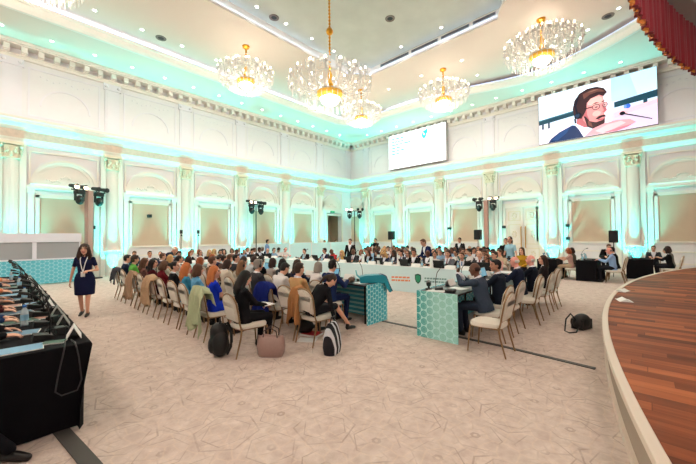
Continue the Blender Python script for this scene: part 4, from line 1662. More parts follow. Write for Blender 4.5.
# ------------------------------------------------------------------ chandeliers
def chandelier(label, x, y, z, rad, ztop, big=False):
    """Crystal chandelier: gold chain, rings of curved glass arms with candle bulbs, strings of drops and a gold bowl."""
    o = thing('chandelier', label, 'chandelier', (x, y, z), 0, 'crystal chandeliers')
    s = rad
    mb = MB()
    k = max(3, int((ztop - z - s * 0.4) / 0.12))
    mb.tube([(0, 0, s * 0.35), (0, 0, ztop - z - 0.02)], 0.022 if big else 0.020, 8)
    for i in range(k):
        zz = s * 0.4 + (ztop - z - s * 0.4) * i / k
        mb.ell((0, 0, zz), (0.045, 0.045, 0.05), 8, 6)
    if big:
        mb.ell((0, 0, 2.05), (0.13, 0.13, 0.13), 12, 8)
    mb.build('chain', GOLD, o, True)
    mb = MB()
    mb.lathe([(0.0, 0.0), (0.16, -0.02), (0.14, -0.09), (0.05, -0.13), (0.04, -0.2), (0, -0.2)], (0, 0, ztop - z), 16)
    mb.build('ceiling_rose', GOLD, o, True)
    mb = MB()
    mb.lathe([(0.05, s * 0.4), (0.09, s * 0.3), (0.05, s * 0.2), (0.12, s * 0.08), (0.06, 0), (0.10, -0.08 * s), (0.30 * s, -0.16 * s), (0.33 * s, -0.13 * s), (0.33 * s, -0.20 * s), (0.26 * s, -0.26 * s), (0.10 * s, -0.30 * s)], n=20)
    mb.build('gold_bowl', mat('chandelier_gold', (0.95, 0.74, 0.30), 0.3, metal=0.7), o, True)
    mb = MB()
    mb.lathe([(0.0, -0.44 * s), (0.10 * s, -0.43 * s), (0.20 * s, -0.36 * s), (0.25 * s, -0.27 * s)], n=16)
    mb.build('lamp_bowl', BULB, o, True)
    drops = MB()
    for ring, (n, r, h) in enumerate(((18, 1.0, 0.10), (14, 0.78, 0.24), (10, 0.52, 0.38))):
        arm = MB()
        P = lambda q, zq: (q * s, 0, zq * s)
        pts = [P(0.10, 0.0), P(r * 0.35, -0.12), P(r * 0.7, -0.10), P(r * 0.95, h * 0.4), P(r, h)]
        arm.tube(pts, 0.014 * (1.2 if big else 1), 6)
        c = Vector(P(r, h))
        arm.lathe([(0.0, -0.02), (0.055, 0.0), (0.075, 0.025), (0.02, 0.02), (0.02, 0.12), (0.0, 0.12)], c, 8)
        arm.ell(c + Vector((0, 0, 0.165)), (0.024, 0.024, 0.05), 8, 6, 1)
        arm_me = arm.mesh('candle_arm', [CRYSTAL, BULB], True)
        fix_normals(arm_me)
        for i in range(n):
            a = 2 * PI * (i + 0.5 * (ring % 2)) / n
            q = link('candle_arm', arm_me, o)
            q.rotation_euler = (0, 0, a)
            ca, sa = math.cos(a), math.sin(a)
            c = Vector((r * ca * s, r * sa * s, h * s))
            # drops under each cup, and a tall cut spear beside each candle
            for j in range(4):
                zz = -0.05 - 0.062 * j
                drops.ell(c + Vector((0, 0, zz)), (0.020, 0.020, 0.028), 6, 4)
            for j in range(3):
                b = a + (j - 1) * 0.11
                q = Vector((r * s * math.cos(b), r * s * math.sin(b), h * s))
                drops.ell(q + Vector((0, 0, 0.10)), (0.024, 0.024, 0.12 + 0.04 * (j == 1)), 6, 4)
                drops.ell(q + Vector((0, 0, -0.10)), (0.016, 0.016, 0.07), 6, 4)
            # swag of beads back to the centre
            for j in range(7):
                t = j / 7
                q = r * (1 - t) + 0.18 * t
                drops.ell((q * ca * s, q * sa * s, (h * (1 - t) + 0.42 * t - 0.35 * t * (1 - t)) * s), 0.020, 6, 4)
    for ring, (n, r, zz) in enumerate(((40, 0.92, -0.10), (34, 0.74, -0.22), (28, 0.56, -0.32), (20, 0.40, -0.36))):
        for i in range(n):
            a = 2 * PI * i / n
            for j in range(4):
                drops.ell((r * s * math.cos(a), r * s * math.sin(a), (zz + 0.02) * s - 0.06 * j), (0.015, 0.015, 0.030 + 0.012 * (j == 3)), 6, 4)
    drops.build('crystal_drops', CRYSTAL, o, False)['kind'] = 'stuff'
    return o


CHAND = []
for px, py, yc, w, zt, d, big in ((246, 46, 76, 55, ZM, 'second from the left, above the left rows', False), (330, 0, 88, 84, ZT, 'largest, on a long chain in the ceiling centre', True),
                                 (361, 90, 114, 41, ZM, 'small in view, partly behind the largest one', False), (443, 69, 95, 50, ZM, 'in front of the slide screen corner', False), (541, 19, 49, 71, ZM, 'above the video screen on the right', False)):
    if big:
        D = 11.6
        q = Vector((0, 0, H)) + ray(px, yc) * D
        x, y, z = q
    else:
        q = on_z(px, py, zt)
        x, y = q.x, q.y
        D = Vector((x, y, 0)).dot(fw)
        z = H + (ray(px, yc) * D).z
    rad = w / 2 * D / FPX * 0.97
    chandelier('crystal chandelier with gold bowl, ' + d, x, y, z, rad, zt, big)
    CHAND.append((x, y, z, rad))
q = on_z(30, -32, 8.6)
chandelier('crystal chandelier cut off by the top left corner of the photo', q.x, q.y, 8.6, 1.15, ZM)
CHAND.append((q.x, q.y, 8.6, 1.15))
# ------------------------------------------------------------------ furniture
def chair_meshes():
    if 'chair' in _cache:
        return _cache['chair']
    # faces +X, seat centre at the origin; back legs at x = -0.23
    d = {}
    mb = MB()
    n = 28
    out = []
    for i in range(n):
        t = 2 * PI * i / n
        c, s = math.cos(t), math.sin(t)
        out.append((0.225 * math.copysign(abs(c) ** 0.5, c) + 0.0, (0.215 - 0.015 * (c < 0)) * math.copysign(abs(s) ** 0.5, s)))
    lay = []
    for z, k in ((0.405, 0.97), (0.41, 1.0), (0.44, 1.02), (0.468, 0.97), (0.478, 0.85)):
        lay += [(x * k, y * k, z) for x, y in out]
    fs = [(a * n + i, a * n + (i + 1) % n, (a + 1) * n + (i + 1) % n, (a + 1) * n + i) for a in range(4) for i in range(n)]
    fs += [tuple(range(n - 1, -1, -1)), tuple(4 * n + i for i in range(n))]
    mb.add(lay, fs)
    d['seat'] = mb.mesh('seat', CHAIRPAD, True)

    def bp(u, v, h):
        # back plane: u across, v up from seat; leans backwards
        return (-0.215 - 0.20 * (v - 0.47) + h, u, v)

    def back_outline(w, z0, z1):
        pts = [(-w * 0.88, z0), (-w * 0.95, z0 + 0.1), (-w, z0 + 0.26)]
        for i in range(0, 13):
            t = PI - PI * i / 12
            pts.append((w * math.cos(t), z1 - 0.15 + 0.15 * math.sin(t)))
        pts += [(w, z0 + 0.26), (w * 0.95, z0 + 0.1), (w * 0.88, z0)]
        return pts
    mb = MB()
    mb.prism(back_outline(0.195, 0.53, 0.925), -0.022, 0.022, 0, lambda a, b, h: bp(a, b, h))
    mb.prism(back_outline(0.165, 0.56, 0.895), -0.032, 0.036, 0, lambda a, b, h: bp(a, b, h))
    d['backrest'] = mb.mesh('backrest', CHAIRPAD, True)
    mb = MB()
    pts = [bp(u, v, 0) for u, v in [(-0.20, 0.40)] + back_outline(0.212, 0.50, 0.945) + [(0.20, 0.40)]]
    mb.tube(pts, 0.0125, 8)
    mb.tube([bp(-0.20, 0.515, 0), bp(0.20, 0.515, 0)], 0.010, 8)
    d['back_frame'] = mb.mesh('back_frame', CHAIRMETAL, True)
    mb = MB()
    mb.tube([(0.20, 0.19, 0.40), (0.20, -0.19, 0.40), (-0.20, -0.19, 0.40), (-0.20, 0.19, 0.40)], 0.011, 8, closed=True)
    d['seat_rail'] = mb.mesh('seat_rail', CHAIRMETAL, True)
    for i, sg in enumerate((1, -1)):
        mb = MB()
        mb.tube([(0.195, 0.19 * sg, 0.41), (0.215, 0.195 * sg, 0.25), (0.235, 0.20 * sg, 0.0)], (0.0145, 0.013, 0.011), 8)
        d['leg%d' % i] = mb.mesh('leg', CHAIRMETAL, True)
        mb = MB()
        mb.tube([(-0.195, 0.195 * sg, 0.43), (-0.215, 0.20 * sg, 0.28), (-0.285, 0.205 * sg, 0.0)], (0.0145, 0.013, 0.011), 8)
        d['leg%d' % (i + 2)] = mb.mesh('leg', CHAIRMETAL, True)
    for m in d.values():
        for v in m.vertices:
            v.co.z *= 0.925
        fix_normals(m)
        m.set_sharp_from_angle(angle=R(40))
    _cache['chair'] = d
    # one mesh for the chairs that are too far off to show parts
    vs, fs, ms = [], [], []
    for kname, m in d.items():
        o = len(vs)
        vs += [tuple(v.co) for v in m.vertices]
        fs += [tuple(i + o for i in p.vertices) for p in m.polygons]
        ms += [0 if kname in ('seat', 'backrest') else 1] * len(m.polygons)
    f = bpy.data.meshes.new('banquet_chair')
    f.from_pydata(vs, [], fs)
    f.materials.append(CHAIRPAD)
    f.materials.append(CHAIRMETAL)
    f.polygons.foreach_set('material_index', ms)
    f.polygons.foreach_set('use_smooth', [True] * len(fs))
    f.set_sharp_from_angle(angle=R(40))
    _cache['chairfar'] = f
    return d


def chair(label, x, y, rz, group, far=False):
    d = chair_meshes()
    if far:
        o = link('banquet_chair', _cache['chairfar'])
        o.location = (x, y, 0)
        o.rotation_euler = (0, 0, rz)
        return tag(o, label, 'chair', group)
    o = thing('banquet_chair', label, 'chair', (x, y, 0), rz, group)
    for k, m in d.items():
        link('leg' if k.startswith('leg') else k, m, o)
    return o


def coat(label, x, y, rz, color, drop=0.62, w=0.25, seed=1, name='coat'):
    """A coat hung over a chair back: a thick folded sheet down the rear, short over the front."""
    r = random.Random(seed)
    mb = MB()
    nu, nv = 22, 22
    ph = [r.uniform(0, 6) for _ in range(4)]

    def pt(i, j, side):
        u = -1 + 2 * i / nu
        t = j / nv
        L = 0.24 + drop
        s = t * L - 0.24
        sh = 0.30 * abs(u) ** 3
        fold = 0.020 * math.sin(u * 9 + ph[0] + t * 2) + 0.012 * math.sin(u * 17 + ph[1] - t * 3)
        wid = w * (1.0 - 0.12 * math.sin(PI * t)) * (1 + 0.08 * max(0, s))
        y_ = u * wid
        if s < 0:
            zz = 0.90 - 0.10 * abs(u) ** 3 + s
            xx = -0.265 - 0.2 * (zz - 0.85) + 0.050 + fold * 0.4
        else:
            zz = 0.90 - 0.10 * abs(u) ** 3 - s * (1 + 0.10 * math.sin(u * 4 + ph[2]))
            xx = -0.37 - 0.10 * s * 0.4 + fold * (0.5 + s * 1.8) + 0.04 * max(0, 1 - s * 8)
        return (xx - 0.012 * side, y_, max(0.03, zz + 0.01 * side))
    vs = [pt(i, j, side) for side in (0, 1) for j in range(nv + 1) for i in range(nu + 1)]
    K = (nu + 1) * (nv + 1)
    fs = []
    for j in range(nv):
        for i in range(nu):
            a = j * (nu + 1) + i
            q = (a, a + 1, a + nu + 2, a + nu + 1)
            fs.append(q)
            fs.append(tuple(K + v for v in reversed(q)))
    border = [i for i in range(nu + 1)] + [j * (nu + 1) + nu for j in range(1, nv + 1)] + [nv * (nu + 1) + i for i in range(nu - 1, -1, -1)] + [j * (nu + 1) for j in range(nv - 1, 0, -1)]
    for i in range(len(border)):
        a, b = border[i], border[(i + 1) % len(border)]
        fs.append((b, a, K + a, K + b))
    mb.add(vs, fs)
    o = mb.build(name, fabric(color), None, True, angle=70)
    o.location = (x, y, 0)
    o.rotation_euler = (0, 0, rz)
    return tag(o, label, 'coat')


def desk(label, x0, x1, y0, y1, top=GREYTOP, skirt=None, h=0.75, panels=(), group=None, name='conference_table'):
    """A table with a top and side panels; panels are ('x0'|'x1'|'y0'|'y1', material, name)."""
    cx, cy = (x0 + x1) / 2, (y0 + y1) / 2
    o = thing(name, label, 'table', (cx, cy, 0), 0, group)
    mb = MB()
    mb.box((0, 0, h - 0.015), (x1 - x0, y1 - y0, 0.03))
    mb.build('table_top', top, o, bevel=0.005)
    for side, m, nm in panels:
        mb = MB()
        t = 0.025
        hx, hy = (x1 - x0) / 2, (y1 - y0) / 2
        if side[0] == 'x':
            sx = -hx - t / 2 if side == 'x0' else hx + t / 2
            mb.box((sx, 0, (h + 0.01) / 2), (t, y1 - y0 + 2 * t, h + 0.01))
        else:
            sy = -hy - t / 2 if side == 'y0' else hy + t / 2
            mb.box((0, sy, (h + 0.01) / 2), (x1 - x0, t, h + 0.01))
        mb.build(nm, m, o, bevel=0.004)
    k = max(2, int(max(x1 - x0, y1 - y0) / 1.6) + 1)
    for i in range(k):
        t = i / (k - 1)
        for sg in (-1, 1):
            if x1 - x0 > y1 - y0:
                px, py = -((x1 - x0) / 2 - 0.1) + (x1 - x0 - 0.2) * t, sg * ((y1 - y0) / 2 - 0.08)
            else:
                px, py = sg * ((x1 - x0) / 2 - 0.08), -((y1 - y0) / 2 - 0.1) + (y1 - y0 - 0.2) * t
            mb = MB()
            mb.tube([(px, py, 0), (px, py, h - 0.03)], 0.018, 8)
            mb.build('leg', DARK, o, True)
    return o


def cloth_table(label, x0, x1, y0, y1, h=0.75, seed=0, group=None, tuck=0.0):
    """A table under a black cloth that falls to the floor in soft folds, as one draped cover over a top and legs."""
    cx, cy = (x0 + x1) / 2, (y0 + y1) / 2
    o = thing('draped_table', label, 'table', (cx, cy, 0), 0, group)
    hx, hy = (x1 - x0) / 2, (y1 - y0) / 2
    r = random.Random(seed)
    per = []
    step = 0.04
    for a, b in (((-hx, -hy), (hx, -hy)), ((hx, -hy), (hx, hy)), ((hx, hy), (-hx, hy)), ((-hx, hy), (-hx, -hy))):
        L = math.hypot(b[0] - a[0], b[1] - a[1])
        n = max(2, int(L / step))
        for i in range(n):
            per.append((a[0] + (b[0] - a[0]) * i / n, a[1] + (b[1] - a[1]) * i / n, (b[1] - a[1]) / L, -(b[0] - a[0]) / L))
    K = len(per)
    lv = [(h + 0.004, -0.02, 0), (h, 0.0, 0), (h - 0.02, 0.006, 0.1), (h * 0.6, -0.01 - tuck * 0.4, 0.6), (h * 0.3, -0.01 - tuck * 0.8, 0.9), (0.012, 0.0 - tuck, 1.0)]
    vs = []
    ph = r.uniform(0, 6)
    for z, offn, am in lv:
        for i, (x, y, nx, ny) in enumerate(per):
            w = am * (0.012 * math.sin(i * 0.55 + ph) + 0.010 * math.sin(i * 0.23 + ph * 2)) + offn
            vs.append((x + nx * w, y + ny * w, z))
    fs = []
    for a in range(len(lv) - 1):
        for i in range(K):
            j = (i + 1) % K
            fs.append((a * K + i, a * K + j, (a + 1) * K + j, (a + 1) * K + i))
    fs.append(tuple(range(K)))
    mb = MB()
    mb.add(vs, fs)
    mb.build('tablecloth', BLACKCLOTH, o, True, angle=50)
    return o


TEALP = lattice_material('end_panel_print', (0.10, 0.66, 0.66), (0.62, 0.87, 0.83), (0.74, 0.94, 0.93), 9.0, 'Y', (0.36, 0.0), 0.0)
TEALP2 = lattice_material('side_panel_print', (0.16, 0.68, 0.76), (0.30, 0.76, 0.82), (0.78, 0.95, 0.96), 12.0, 'X', (-0.3, 0.3), 0.0)
TEALB = lattice_material('booth_print', (0.24, 0.66, 0.76), (0.36, 0.76, 0.84), (0.60, 0.85, 0.92), 8.0, 'X', (-2, 2), 0.0)
PALECY = mat('pale_cyan_panel', (0.78, 0.93, 0.95), 0.5)
WHITEP = mat('white_panel', (0.84, 0.92, 0.935), 0.5)

# --- the hollow square of conference tables
desk('long conference table of the left rows with teal patterned end panel', 4.70, 5.30, 3.90, 11.8, panels=(('y0', TEALP2, 'patterned_panel'), ('x1', TEALP2, 'front_panel')))
desk('conference table on the right with pale teal patterned end panel', 4.80, 8.20, 2.18, 2.84, panels=(('x0', TEALP, 'patterned_panel'), ('y1', TEALP2, 'front_panel')))
far = desk('long white conference table facing the camera with shield emblem on its front', 8.40, 9.02, 2.15, 11.8, top=WHITE, panels=(('x0', WHITEP, 'front_panel'),))
endt = desk('pale cyan fronted conference table at the far left end of the square', 4.7, 9.02, 12.55, 13.15, top=WHITE, panels=(('y0', PALECY, 'front_panel'),))


def front_marks():
    """The print on the white front: orange lines, green shield, grey lines (too small to read in the photo)."""
    fx = 8.40 - 0.025 - 0.003
    cy = (2.15 + 11.8) / 2

    def px_rect(mb, x0, y0, x1, y1, m):
        a = [ray(x, y) for x, y in ((x0, y0), (x1, y0), (x1, y1), (x0, y1))]
        vs = []
        for d in a:
            p = Vector((0, 0, H)) + d * (fx / d.x)
            vs.append((p.x - 8.71, p.y - cy, p.z))
        mb.add(vs + [(x + 0.002, y, z) for x, y, z in vs], [(0, 1, 2, 3), (7, 6, 5, 4), (0, 4, 5, 1), (1, 5, 6, 2), (2, 6, 7, 3), (3, 7, 4, 0)], m)
    r = random.Random(5)
    mb = MB()
    for y in (276.2, 279.2):
        x = 391.5
        while x < 409:
            w = r.uniform(1.6, 3.6)
            px_rect(mb, x, y + (x - 391) * 0.035, min(x + w, 410), y + 1.7 + (x - 391) * 0.035, 0)
            x += w + 0.6
    mb.build('orange_lettering', mat('orange_print', (0.93, 0.55, 0.38), 0.6), far)
    mb = MB()
    for y in (277.5, 280.6):
        x = 424.5
        while x < 446:
            w = r.uniform(1.6, 3.6)
            px_rect(mb, x, y + (x - 424) * 0.05, min(x + w, 447), y + 1.6 + (x - 424) * 0.05, 0)
            x += w + 0.6
    mb.build('grey_lettering', mat('grey_print', (0.46, 0.60, 0.60), 0.6), far)
    d = ray(418, 278.8)
    c = Vector((0, 0, H)) + d * (fx / d.x)
    for k, (s, m, nm) in enumerate(((1.0, mat('shield_dark', (0.06, 0.30, 0.26), 0.5), 'shield_emblem'), (0.72, mat('shield_green', (0.16, 0.58, 0.42), 0.5), 'shield_face'))):
        pts = [(-0.10, 0.12), (0, 0.15), (0.10, 0.12), (0.105, 0.0), (0.07, -0.09), (0, -0.15), (-0.07, -0.09), (-0.105, 0.0)]
        mb = MB()
        mb.prism([(a * s, b * s) for a, b in pts], 0, 0.004, 0, lambda a, b, h: (c.x - 8.71 - 0.003 * k - h, c.y - cy + a, c.z + b))
        mb.build(nm, m, far)


front_marks()

# --- interpreters' booth on the left and the low pale screen wall beyond the far end
booth = thing('interpreter_booth', 'white interpreters booth with grey windows and teal patterned base by the left wall', 'booth', (-0.9, 17.0, 0))
bx0, bx1 = -3.4, 3.12


def bbox(name, x0, x1, y0, y1, z0, z1, m, parent=None, bev=0.006):
    mb = MB()
    mb.box(((x0 + x1) / 2, (y0 + y1) / 2, (z0 + z1) / 2), (x1 - x0, y1 - y0, z1 - z0))
    return mb.build(name, m, parent or booth, bevel=bev)


BG = mat('booth_window', (0.62, 0.64, 0.66), 0.25)
BWH = mat('booth_white', (0.88, 0.89, 0.94), 0.6)
bbox('base_panel', bx0, bx1, -0.26, -0.20, 0.04, 0.93, TEALB)
bbox('side_wall', bx1 - 0.05, bx1, -0.20, 0.66, 0.0, 1.90, BWH)
bbox('side_wall', bx0, bx0 + 0.05, -0.20, 0.66, 0.0, 1.90, BWH)
bbox('fascia', bx0, bx1 + 0.02, -0.27, -0.18, 1.60, 1.94, BWH)
bbox('roof', bx0, bx1, -0.18, 0.66, 1.86, 1.92, BWH)
bbox('sill', bx0, bx1, -0.28, -0.18, 0.93, 0.98, BWH)
for a, b in ((bx0 + 0.05, -1.62), (-1.5, 0.35), (0.60, 1.72), (1.84, bx1 - 0.05)):
    bbox('booth_window', a, b, -0.225, -0.205, 0.98, 1.60, BG)
for a, b in ((-1.62, -1.5), (0.35, 0.60), (1.72, 1.84)):
    bbox('mullion', a, b, -0.25, -0.19, 0.98, 1.60, BWH)
o = thing('screen_partition', 'low pale cyan partition behind the far left table, below the doorway', 'partition', (13.4, 15.6, 0))
for i in range(4):
    mb = MB()
    mb.box((-2.55 + 1.7 * i, 0, 0.70), (1.66, 0.05, 1.36))
    mb.build('partition_panel', PALECY, o, bevel=0.008)
for i in range(5):
    mb = MB()
    mb.box((-3.4 + 1.7 * i, 0, 0.69), (0.05, 0.07, 1.38))
    mb.box((-3.4 + 1.7 * i, 0, 0.015), (0.06, 0.5, 0.03))
    mb.build('post', WHITE, o)

# --- black draped desks on the right and at the left edge
cloth_table('black draped desk nearest the door on the right side', 14.4, 15.7, 2.55, 3.20, seed=1, group='black draped desks on the right')
cloth_table('middle one of the three black draped desks on the right', 14.4, 15.9, 1.33, 1.95, seed=2, group='black draped desks on the right')
cloth_table('black draped desk beside the stage edge', 16.2, 17.5, -0.15, 0.60, seed=3, group='black draped desks on the right')
cloth_table('long black draped table at the left edge covered with tablets and microphones', -0.32, 0.56, 3.64, 11.9, seed=4, tuck=0.10)

# --- cable covers on the carpet
def strip(label, pts, w, name='cable_cover'):
    mb = MB()
    a, b = [], []
    P = [Vector(p) for p in pts]
    for i, p in enumerate(P):
        d = (P[min(i + 1, len(P) - 1)] - P[max(i - 1, 0)]).normalized()
        n = Vector((-d.y, d.x))
        a.append(tuple(p + n * w / 2))
        b.append(tuple(p - n * w / 2))
    mb.band(a, b, 0.001, 0.012)
    o = mb.build(name, mat('cable_cover_grey', (0.30, 0.29, 0.28), 0.6), None, bevel=0.004)
    return tag(o, label, 'cable cover')


strip('dark cable cover on the carpet under the right conference table', [(5.15, 3.86), (5.15, 2.9), (5.14, 1.66), (5.02, 0.50)], 0.075)
strip('wide grey cable cover at the foot of the left draped table', [(0.36, 3.86), (0.42, 3.4), (0.47, 3.0), (0.52, 2.5)], 0.11)

# --- loudspeakers and lamp stands
def pa(label, x, y, z0, z1, w, rz, pole_r=0.018):
    o = thing('loudspeaker', label, 'speaker', (x, y, 0), rz, 'black loudspeakers on poles')
    mb = MB()
    mb.box((0, 0, (z0 + z1) / 2), (w * 0.8, w, z1 - z0))
    c = mb.build('cabinet', BLACK, o, bevel=0.02)
    mb = MB()
    mb.box((w * 0.4 + 0.004, 0, (z0 + z1) / 2), (0.012, w * 0.86, (z1 - z0) * 0.9))
    mb.build('grille', DARK, o, bevel=0.004)
    mb = MB()
    mb.tube([(0, 0, 0.35), (0, 0, z0)], pole_r, 8)
    mb.build('pole', BLACK, o, True)
    for k in range(3):
        t = 2 * PI * k / 3
        mb = MB()
        mb.tube([(0, 0, 0.75), (0.42 * math.cos(t), 0.42 * math.sin(t), 0.012)], 0.012, 6)
        mb.build('leg', BLACK, o, True)


p = X = None
for px, z0, z1, w, xx, lab in ((391.5, 1.52, 2.06, 0.36, 17.0, 'black loudspeaker on a pole behind the crowd, left of the standing man'), (478, 1.50, 2.02, 0.34, 17.0, 'black loudspeaker on a pole behind the crowd, right of the door'), (613.5, 1.36, 1.86, 0.30, 17.0, 'black loudspeaker on a pole beside the black desks on the right')):
    d = ray(px, 238)
    pa(lab, xx, d.y / d.x * xx, z0, z1, w, PI)
for px, lab in ((181, 'left one of two slim black microphone poles at the left wall'), (198, 'right one of two slim black microphone poles at the left wall')):
    x = x_at(px, 16.6, 235)
    o = thing('pole_stand', lab, 'stand', (x, 16.6, 0), -PI / 2, 'slim black poles at the left wall')
    mb = MB()
    mb.tube([(0, 0, 0.02), (0, 0, 1.95)], 0.016, 8)
    mb.build('pole', BLACK, o, True)
    mb = MB()
    mb.lathe([(0, 0.0), (0.17, 0.0), (0.17, 0.02), (0, 0.03)], n=16)
    mb.build('base', BLACK, o, True)
    mb = MB()
    mb.box((0.03, 0, 2.03), (0.11, 0.10, 0.18))
    mb.box((0.05, 0, 1.86), (0.06, 0.07, 0.08))
    mb.build('head_unit', BLACK, o, bevel=0.01)

POSTM = mat('pinkish_post', (0.72, 0.56, 0.52), 0.7)


def light_tower(label, x, y, rz, post, w=0.55):
    """A stand with a cross bar: spotlights on top, two moving heads hanging below."""
    o = thing('stage_light_stand', label, 'light stand', (x, y, 0), rz, 'stage light stands')
    zt = 3.78
    mb = MB()
    if post:
        mb.box((0, 0, zt / 2 + 0.02), (0.22, 0.22, zt))
        mb.build('post', POSTM, o, bevel=0.01)
    else:
        mb.tube([(0, 0, 0.02), (0, 0, zt)], 0.03, 10)
        mb.build('post', DARK, o, True)
    mb = MB()
    mb.box((0, 0, 0.02), (0.7, 0.7, 0.04))
    mb.build('base_plate', DARK, o, bevel=0.005)
    mb = MB()
    mb.tube([(0, -w * 1.35, zt), (0, w * 1.35, zt)], 0.028, 8)
    mb.build('cross_bar', DARK, o, True)
    for sg in (1, -1):
        # moving head: yoke, round body and lens, hanging
        mb = MB()
        mb.box((0.02, sg * w * 0.78, zt - 0.10), (0.24, 0.32, 0.14))
        for q in (1, -1):
            mb.box((0.02, sg * w * 0.78 + q * 0.16, zt - 0.28), (0.12, 0.04, 0.36))
        h = mb.build('moving_head', BLACK, o, bevel=0.012)
        mb = MB()
        mb.ell((0.04, sg * w * 0.78, zt - 0.42), (0.17, 0.14, 0.20), 16, 12)
        mb.build('lamp_body', BLACK, h, True)
        mb = MB()
        mb.ell((0.17, sg * w * 0.78, zt - 0.42), (0.05, 0.095, 0.11), 14, 8)
        mb.build('lens', mat('lens_green', (0.05, 0.22, 0.22), 0.1, spec=0.8), h, True)
        for j, dy in enumerate((0.42, 0.98)):
            c = Vector((0.05, sg * w * dy * 1.25, zt + 0.14))
            mb = MB()
            mb.tube([c + Vector((-0.22, 0, 0.03)), c + Vector((0.08, 0, -0.02)), c + Vector((0.16, 0, -0.03))], (0.07, 0.095, 0.11), 12)
            mb.box(c + Vector((0, 0, -0.10)), (0.04, 0.03, 0.10))
            s = mb.build('spotlight', BLACK, o, True, angle=30)
            mb = MB()
            mb.tube([c + Vector((0.155, 0, -0.03)), c + Vector((0.165, 0, -0.03))], 0.095, 12)
            lit = (sg == LIT) or j == 2
            mb.build('spot_lens', mat('spot_glow', (1, 0.9, 0.8), 0.4, emit=(1.0, 0.86, 0.70), estr=6.0) if lit else DARK, s)


LIT = -1
light_tower('stage light stand with pinkish post at the left wall, beside the booth', x_at(89, 17.7, 200), 17.7, R(-62), True, 0.52)
light_tower('stage light stand in the middle of the left wall', x_at(256, 17.7, 205), 17.7, R(-75), False, 0.5)
light_tower('stage light stand in the room corner', 19.0, y_at(354.5, 19.0, 212), R(-135), False, 0.5)
LIT = 1
light_tower('stage light stand with pinkish post at the back wall, right of the slide screen', 19.6, y_at(486, 19.6, 200), R(180), True, 0.52)
# small dark boxes on the walls
for px, py, w_, lab in ((93, 227.5, 'l', 'small dark sensor box on the left wall beside the pinkish post'), (149.5, 216, 'l', 'small dark camera on the left wall panel between two columns'), (449.5, 228.5, 'b', 'small dark box on the back wall left of the loudspeaker'), (504, 227, 'b', 'small dark box on the back wall left of the white door'), (567.5, 225.5, 'b', 'small teal box on the pilaster right of the white door, upper one'), (568, 238.5, 'b', 'small teal box on the pilaster right of the white door, lower one')):
    d = ray(px, py)
    q = Vector((0, 0, H)) + d * ((V0 - 0.16) / d.y if w_ == 'l' else (U0 - 0.16) / d.x)
    o = thing('wall_sensor', lab, 'sensor', q, -PI / 2 if w_ == 'l' else PI, 'small boxes on the walls')
    mb = MB()
    mb.box((0, 0, 0), (0.30, 0.15, 0.15))
    mb.build('housing', mat('sensor_teal', (0.10, 0.25, 0.27), 0.5), o, bevel=0.01)
    mb = MB()
    mb.lathe([(0, 0.02), (0.04, 0.02), (0.045, 0)], n=12, M=Matrix.Translation((0.15, 0, 0)) @ Matrix.Rotation(PI / 2, 4, 'Y'))
    mb.build('lens', BLACK, o)
# ------------------------------------------------------------------ people and their chairs, row by row
NAVYC, BLK, GREYC, CHAR = (0.10, 0.13, 0.24), (0.07, 0.07, 0.09), (0.42, 0.43, 0.46), (0.19, 0.20, 0.23)
WHT, BEI, TAN, MAR = (0.88, 0.87, 0.87), (0.80, 0.72, 0.62), (0.74, 0.58, 0.40), (0.42, 0.08, 0.13)
rows_g = {}


def sit(label, pose, x, y, rz, top, chairlabel=None, cgroup=None, far=False, cdx=-0.02, **kw):
    p = person(label, pose, x, y, rz, top, **kw)
    if chairlabel:
        c = chair(chairlabel, x + cdx * math.cos(rz), y + cdx * math.sin(rz), rz, cgroup, far)
        CHAIRS.append(c)
    return p


CHAIRS = []
CG = {1: 'cream banquet chairs in the row nearest the camera', 2: 'cream banquet chairs in the second row', 3: 'cream banquet chairs along the left conference table', 4: 'cream banquet chairs on the right side', 5: 'cream chairs behind the white table', 6: 'cream chairs in the rear audience', 7: 'cream chairs at the far left end'}
# row nearest the camera: seat centre X = 2.53, facing +X
A1 = [
    (4.36, 'write', dict(label='woman with long black hair in a black suit holding a notepad, nearest seat', top=BLK, garment='jacket', hair=('long', 'black'), fem=True, bottom=BLK, fine=True, skin=0)),
    (5.42, 'lapR', dict(label='woman with long ginger hair in a bright blue dress beside the black backpack', top=(0.08, 0.22, 0.80), garment='dress', hair=('long', 'ginger'), fem=True, fine=True)),
    (6.08, 'lap', dict(label='woman with brown hair in a light blue blouse just left of the blue dress', top=(0.40, 0.66, 0.82), garment='shirt', hair=('bob', 'brown'), fem=True)),
    (6.62, 'lap', dict(label='woman with ginger hair in a teal blue top, third left of the black suit woman', top=(0.25, 0.58, 0.72), garment='shirt', hair=('long', 'ginger'), fem=True)),
    (7.25, 'lapR', dict(label='woman with black hair in a bun wearing a black blazer with a white lanyard', top=BLK, garment='jacket', hair=('bun', 'black'), fem=True, extras=('lanyard',))),
    (7.95, 'write', dict(label='woman with curly brown hair in a maroon sweater', top=MAR, garment='shirt', hair=('bob', 'brown'), fem=True)),
    (8.65, 'lapR', dict(label='woman with dark hair in a dark maroon jacket, face turned to the right', top=(0.30, 0.08, 0.12), garment='jacket', hair=('long', 'black'), fem=True)),
    (9.3, 'lap', dict(label='woman with brown hair beside the dark maroon jacket', top=(0.45, 0.32, 0.30), garment='shirt', hair=('long', 'brown'), fem=True)),
    (10.2, 'lap', dict(label='person with dark brown hair in a bright green top near the left end', top=(0.36, 0.66, 0.28), garment='shirt', hair=('curlyshort', 'dark brown'))),
    (10.95, 'lap', dict(label='black haired person in a dark blue jacket, left end of the nearest row', top=(0.10, 0.16, 0.26), garment='jacket', hair=('short', 'black'))),
]
